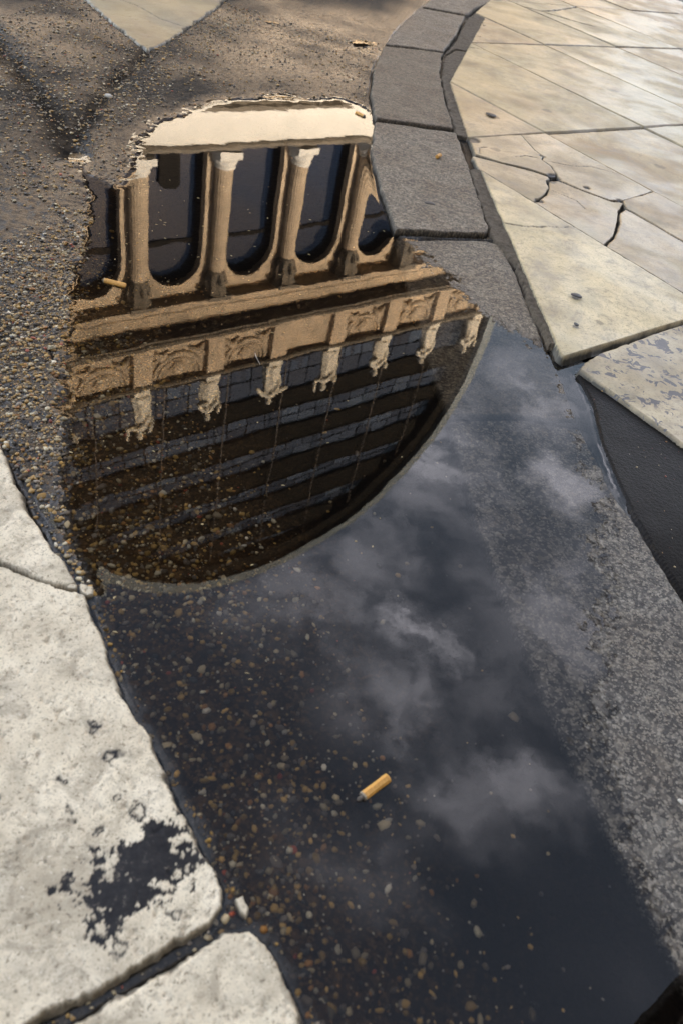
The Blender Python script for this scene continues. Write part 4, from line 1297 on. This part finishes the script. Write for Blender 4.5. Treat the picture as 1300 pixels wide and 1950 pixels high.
# end walls and body
MB().box(W0, W0 + .8, .9, 55, 0, 20.2).build('side_wall', M['facade'], opera)
MB().box(W1 - .8, W1, .9, 55, 0, 20.2).build('side_wall', M['facade'], opera)
MB().box(W0, W1, 55, 56, 0, 23).build('back_wall', M['facade'], opera)
MB().box(W0 + .8, W1 - .8, .9, 55, 20.0, 20.2).build('terrace', M['slate'], opera)
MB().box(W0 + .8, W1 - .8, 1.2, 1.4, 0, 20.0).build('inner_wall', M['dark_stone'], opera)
for sd_x in (W0 - .03, W1 + .03):
    for wy in range(12):
        wv = MB().box(sd_x - .04, sd_x + .04, 3 + wy * 4.2, 4.8 + wy * 4.2, 11.8, 16.8).build('window', M['frame'], opera)
        MB().box(sd_x - .06, sd_x + .06, 3.1 + wy * 4.2, 4.7 + wy * 4.2, 11.9, 16.7).build('pane', M['glass'], wv)

# ---- glass barrel vault
CXD, CZD, RD_ = sx_(24.9), 26.7, 16.1


def vault_path(r_, n=64):
    return [(CXD - r_, 20.2)] + [(CXD - r_ * math.cos(math.pi * k_ / n), CZD + r_ * math.sin(math.pi * k_ / n)) for k_ in range(n + 1)] + [(CXD + r_, 20.2)]


def vault_band(r0, r1, y0, y1, name, material):
    a, b = vault_path(r0), vault_path(r1)
    mb = MB()
    A0, A1 = [(p_[0], y0, p_[1]) for p_ in a], [(p_[0], y1, p_[1]) for p_ in a]
    B0, B1 = [(p_[0], y0, p_[1]) for p_ in b], [(p_[0], y1, p_[1]) for p_ in b]
    mb.quadstrip(A0, B0).quadstrip(B0, B1).quadstrip(B1, A1).quadstrip(A1, A0)
    return mb.build(name, material, opera)


vault_band(RD_ + .02, RD_ + .85, .35, 1.2, 'roof_rim', M['rim'])
vault_band(RD_ - 1.15, RD_ + .0, .75, 1.15, 'rim_soffit', M['dark_metal'])
vault_band(RD_ + .2, RD_ + .8, 1.21, 55, 'barrel_roof', M['dark_metal'])
for k in range(13):
    vault_band(RD_ + .82, RD_ + 1.0, 3 + k * 4.2, 3.3 + k * 4.2, 'roof_rib', M['rim'])


def half_w(z, r_=RD_ - .9):
    return r_ if z < CZD else math.sqrt(max(r_ * r_ - (z - CZD) ** 2, 0))


levels = [23.05, 24.55, 27.25, 30.2, 33.2, 36.25, 39.2]
rows = [(23.1, 24.4), (24.75, 25.85), (25.95, 27.15), (28.72, 29.40), (29.48, 30.15), (31.65, 32.35), (32.43, 33.15), (35.0, 35.6), (35.68, 36.2), (38.0, 38.6), (38.68, 39.2), (40.6, 41.2)]
for z0, z1 in rows:
    hw = min(half_w(z0), half_w(z1))
    n = max(2, int(round(2 * hw / 1.36)))
    wd = 2 * hw / n
    first = None
    for k in range(n):
        if first is None:
            first = MB().box(-wd / 2 + .04, wd / 2 - .04, -.02, .02, -.5 * (z1 - z0), .5 * (z1 - z0)).build('roof_pane', M['roof_glass'], opera)
            c = first
        else:
            c = copy_obj(first, opera)
        c.location = (CXD - hw + (k + .5) * wd, 1.45 + .02 * math.sin(k * 5 + z0), .5 * (z0 + z1))
        c.rotation_euler = (.02 * math.sin(k * 2.3 + z0), 0, .02 * math.sin(k * 3.7 + 2 * z0))
MB().box(CXD - RD_ + .2, CXD + RD_ - .2, 1.62, 1.8, 20.3, CZD).face([(CXD - (RD_ - .2) * math.cos(math.pi * k_ / 40), 1.62, CZD + (RD_ - .2) * math.sin(math.pi * k_ / 40)) for k_ in range(41)]).build('gable_backing', M['dark_metal'], opera)
for z0, z1, yy in ((24.42, 24.72, 1.1), (27.2, 28.65, 1.25), (30.2, 31.6, 1.25), (33.2, 34.95, 1.25), (36.25, 37.95, 1.25), (39.25, 40.55, 1.25)):
    hw = half_w(z1) - .02
    sp_ = MB().box(CXD - hw, CXD + hw, yy, 1.60, z0, z1).build('spandrel', M['dark_metal'], opera)
    MB().box(CXD - hw, CXD + hw, yy - .10, yy - .002, z1 - .05, z1).build('spandrel_lip', M['lip'], sp_)
for k in range(7):
    xx = sx_(.5 * (PIL[k] + PIL[k + 1])) + .2
    zt = CZD + math.sqrt(max((RD_ - 1.2) ** 2 - (xx - CXD) ** 2, 0))
    MB().box(xx - .035, xx + .035, .95, 1.02, 23.0, zt).build('tie_rod', M['bronze'], opera)

# ---- statues standing along the attic
def statue(x, pose, label):
    t = empty('statue', (ox + x * PU[0] - .45 * PV[0], oy + x * PU[1] - .45 * PV[1], 23.0), PHI, label, 'statue', 'robed statues on the parapet')
    MB().box(-.42, .42, -.36, .36, .02, .42).box(-.36, .36, -.30, .30, .42, .50).build('plinth', M['statue'], t)
    r = random.Random(pose * 13 + 5)
    ph = r.uniform(0, 6)
    sw = (-.10, .12, 0, .10, -.12, .05, -.04, .08)[pose % 8]
    mb = MB()
    prof = [(.44, .50), (.47, .62), (.43, .95), (.40, 1.3), (.38, 1.62), (.31, 1.92), (.33, 2.15), (.36, 2.36), (.33, 2.50), (.16, 2.60), (.115, 2.70), (.12, 2.76)]
    n = 28
    rings = []
    for rr, z in prof:
        bx = sw * math.sin((z - .5) / 2.2 * math.pi)
        fold = .13 if z < 1.7 else .05 if z < 2.4 else 0
        rings.append([(bx + rr * (1 + fold * math.sin(7 * a + ph + z) * .8) * math.cos(a), .72 * rr * (1 + fold * math.sin(6 * a + 2 * ph - z)) * math.sin(a), z) for a in [2 * math.pi * k_ / n for k_ in range(n)]])
    for a_, b_ in zip(rings[:-1], rings[1:]):
        mb.quadstrip(a_, b_, True)
    mb.face(rings[0][::-1])
    mb.face(rings[-1])
    # head with hair knot, face towards the square (-y)
    mb.lathe([(.05, 2.66), (.125, 2.74), (.165, 2.86), (.17, 2.97), (.14, 3.08), (.06, 3.15)], 16, (0, -.02, 0), None, True, .9, 1.08)
    mb.tube([(0, .12, 2.98), (0, .22, 3.0), (0, .27, 2.97)], [.10, .10, .04], 8)
    mb.tube([(0, -.17, 2.98), (0, -.215, 2.89)], [.02, .035], 6)
    arms = [((-.33, -.02, 2.38), (-.50, -.06, 1.98), (-.36, -.30, 1.72), (-.22, -.36, 1.78)), ((.33, -.02, 2.38), (.52, -.04, 2.02), (.42, -.30, 2.22), (.30, -.36, 2.50))]
    if pose % 3 == 1:
        arms[0] = ((-.33, -.02, 2.38), (-.62, -.08, 2.30), (-.66, -.16, 2.66), (-.60, -.18, 2.95))
    if pose % 3 == 2:
        arms[1] = ((.33, -.02, 2.38), (.56, .0, 2.02), (.60, -.06, 1.66), (.56, -.12, 1.50))
    if pose == 2:
        arms[0] = ((-.33, -.02, 2.38), (-.60, -.05, 2.08), (-.74, -.1, 1.88), (-.78, -.12, 1.78))
        arms[1] = ((.33, -.02, 2.38), (.64, -.05, 2.2), (.84, -.1, 2.16), (.96, -.12, 2.18))
    for a_ in arms:
        mb.tube(a_, [.16, .14, .11, .08], 8)
    # mantle over one shoulder
    mb.tube([(-.30, .05, 2.46), (-.05, -.27, 2.2), (.22, -.30, 1.85), (.36, -.18, 1.5), (.38, -.05, 1.0)], [.10, .12, .13, .12, .06], 8)
    if pose in (0, 3, 5):
        mb.tube([(-.24, -.38, 1.6), (-.30, -.42, 2.05), (-.16, -.42, 2.42)], [.05, .09, .04], 6)
    fg = mb.build('figure', M['statue'], t, True)
    fg.scale = (1.22, 1.22, 1.08)
    fg.location.z = -.04
    rm = fg.modifiers.new('fuse', 'REMESH')
    rm.mode = 'VOXEL'
    rm.voxel_size = .05
    rm.use_smooth_shade = True
    return t


for k, (pose, lab) in enumerate((
        (4, 'stone statue at the far left of the parapet row, beside the gravel shore'),
        (1, 'stone statue with one arm raised, second from the left reflected in the puddle'),
        (0, 'stone statue clasping an object, third from the left reflected in the puddle'),
        (2, 'stone statue with both arms spread out, fourth from the left in the puddle'),
        (7, 'stone statue with a wide mantle, fifth from the left in the puddle'),
        (6, 'slender stone statue, third from the right reflected in the puddle'),
        (5, 'stone statue holding a scroll, second from the right in the puddle'),
        (3, 'stone statue closest to the right end of the curved roof rim'))):
    statue(sx_(PIL[k] + .1), pose, lab)

# ------------------------------------------------------------------ the town hall on the near side of the square: it shades the foreground
hall = empty('town_hall', (0, 0, 0), PHI, 'large stone town hall whose eave corner shows at the lower right of the puddle', 'building')
HQ, HH = -2.12, 16.0
HX0, HX1 = -24.0, 46.0
MB().box(HX0, HX1, HQ - 15, HQ - .6, 0, HH - 1.3).build('wall', M['plaster'], hall)
MB().box(HX0 - .2, HX1 + .2, HQ - 15.4, HQ - .35, HH - 1.3, HH - .9).build('cornice_bed', M['plaster'], hall)
MB().box(HX0 - .5, HX1 + .5, HQ - 15.7, HQ, HH - .9, HH).build('eave', M['dark_stone'], hall)
MB().face([(HX0, HQ - .9, HH + .01), (HX1, HQ - .9, HH + .01), (HX1 - 5, HQ - 7.5, HH + 1.4), (HX0 + 5, HQ - 7.5, HH + 1.4)]).face([(HX0, HQ - 15, HH + .01), (HX0 + 5, HQ - 7.5, HH + 1.4), (HX1 - 5, HQ - 7.5, HH + 1.4), (HX1, HQ - 15, HH + .01)]).face([(HX1, HQ - .9, HH + .01), (HX1, HQ - 15, HH + .01), (HX1 - 5, HQ - 7.5, HH + 1.4)]).face([(HX0, HQ - 15, HH + .01), (HX0, HQ - .9, HH + .01), (HX0 + 5, HQ - 7.5, HH + 1.4)]).build('roof', M['slate'], hall)
wn = MB().box(-.95, .95, -.08, .06, 0, 3.6).build('window', M['plaster'], hall)
pn = MB().box(-.75, .75, -.02, .10, .15, 3.4).build('pane', M['glass'], wn)
first = True
for fl in (1.0, 6.0, 11.0):
    for k in range(14):
        c = wn if first else copy_obj(wn, hall)
        if not first:
            copy_obj(pn, c)
        first = False
        c.location = (HX0 + 3 + k * 4.85, HQ - .6, fl)
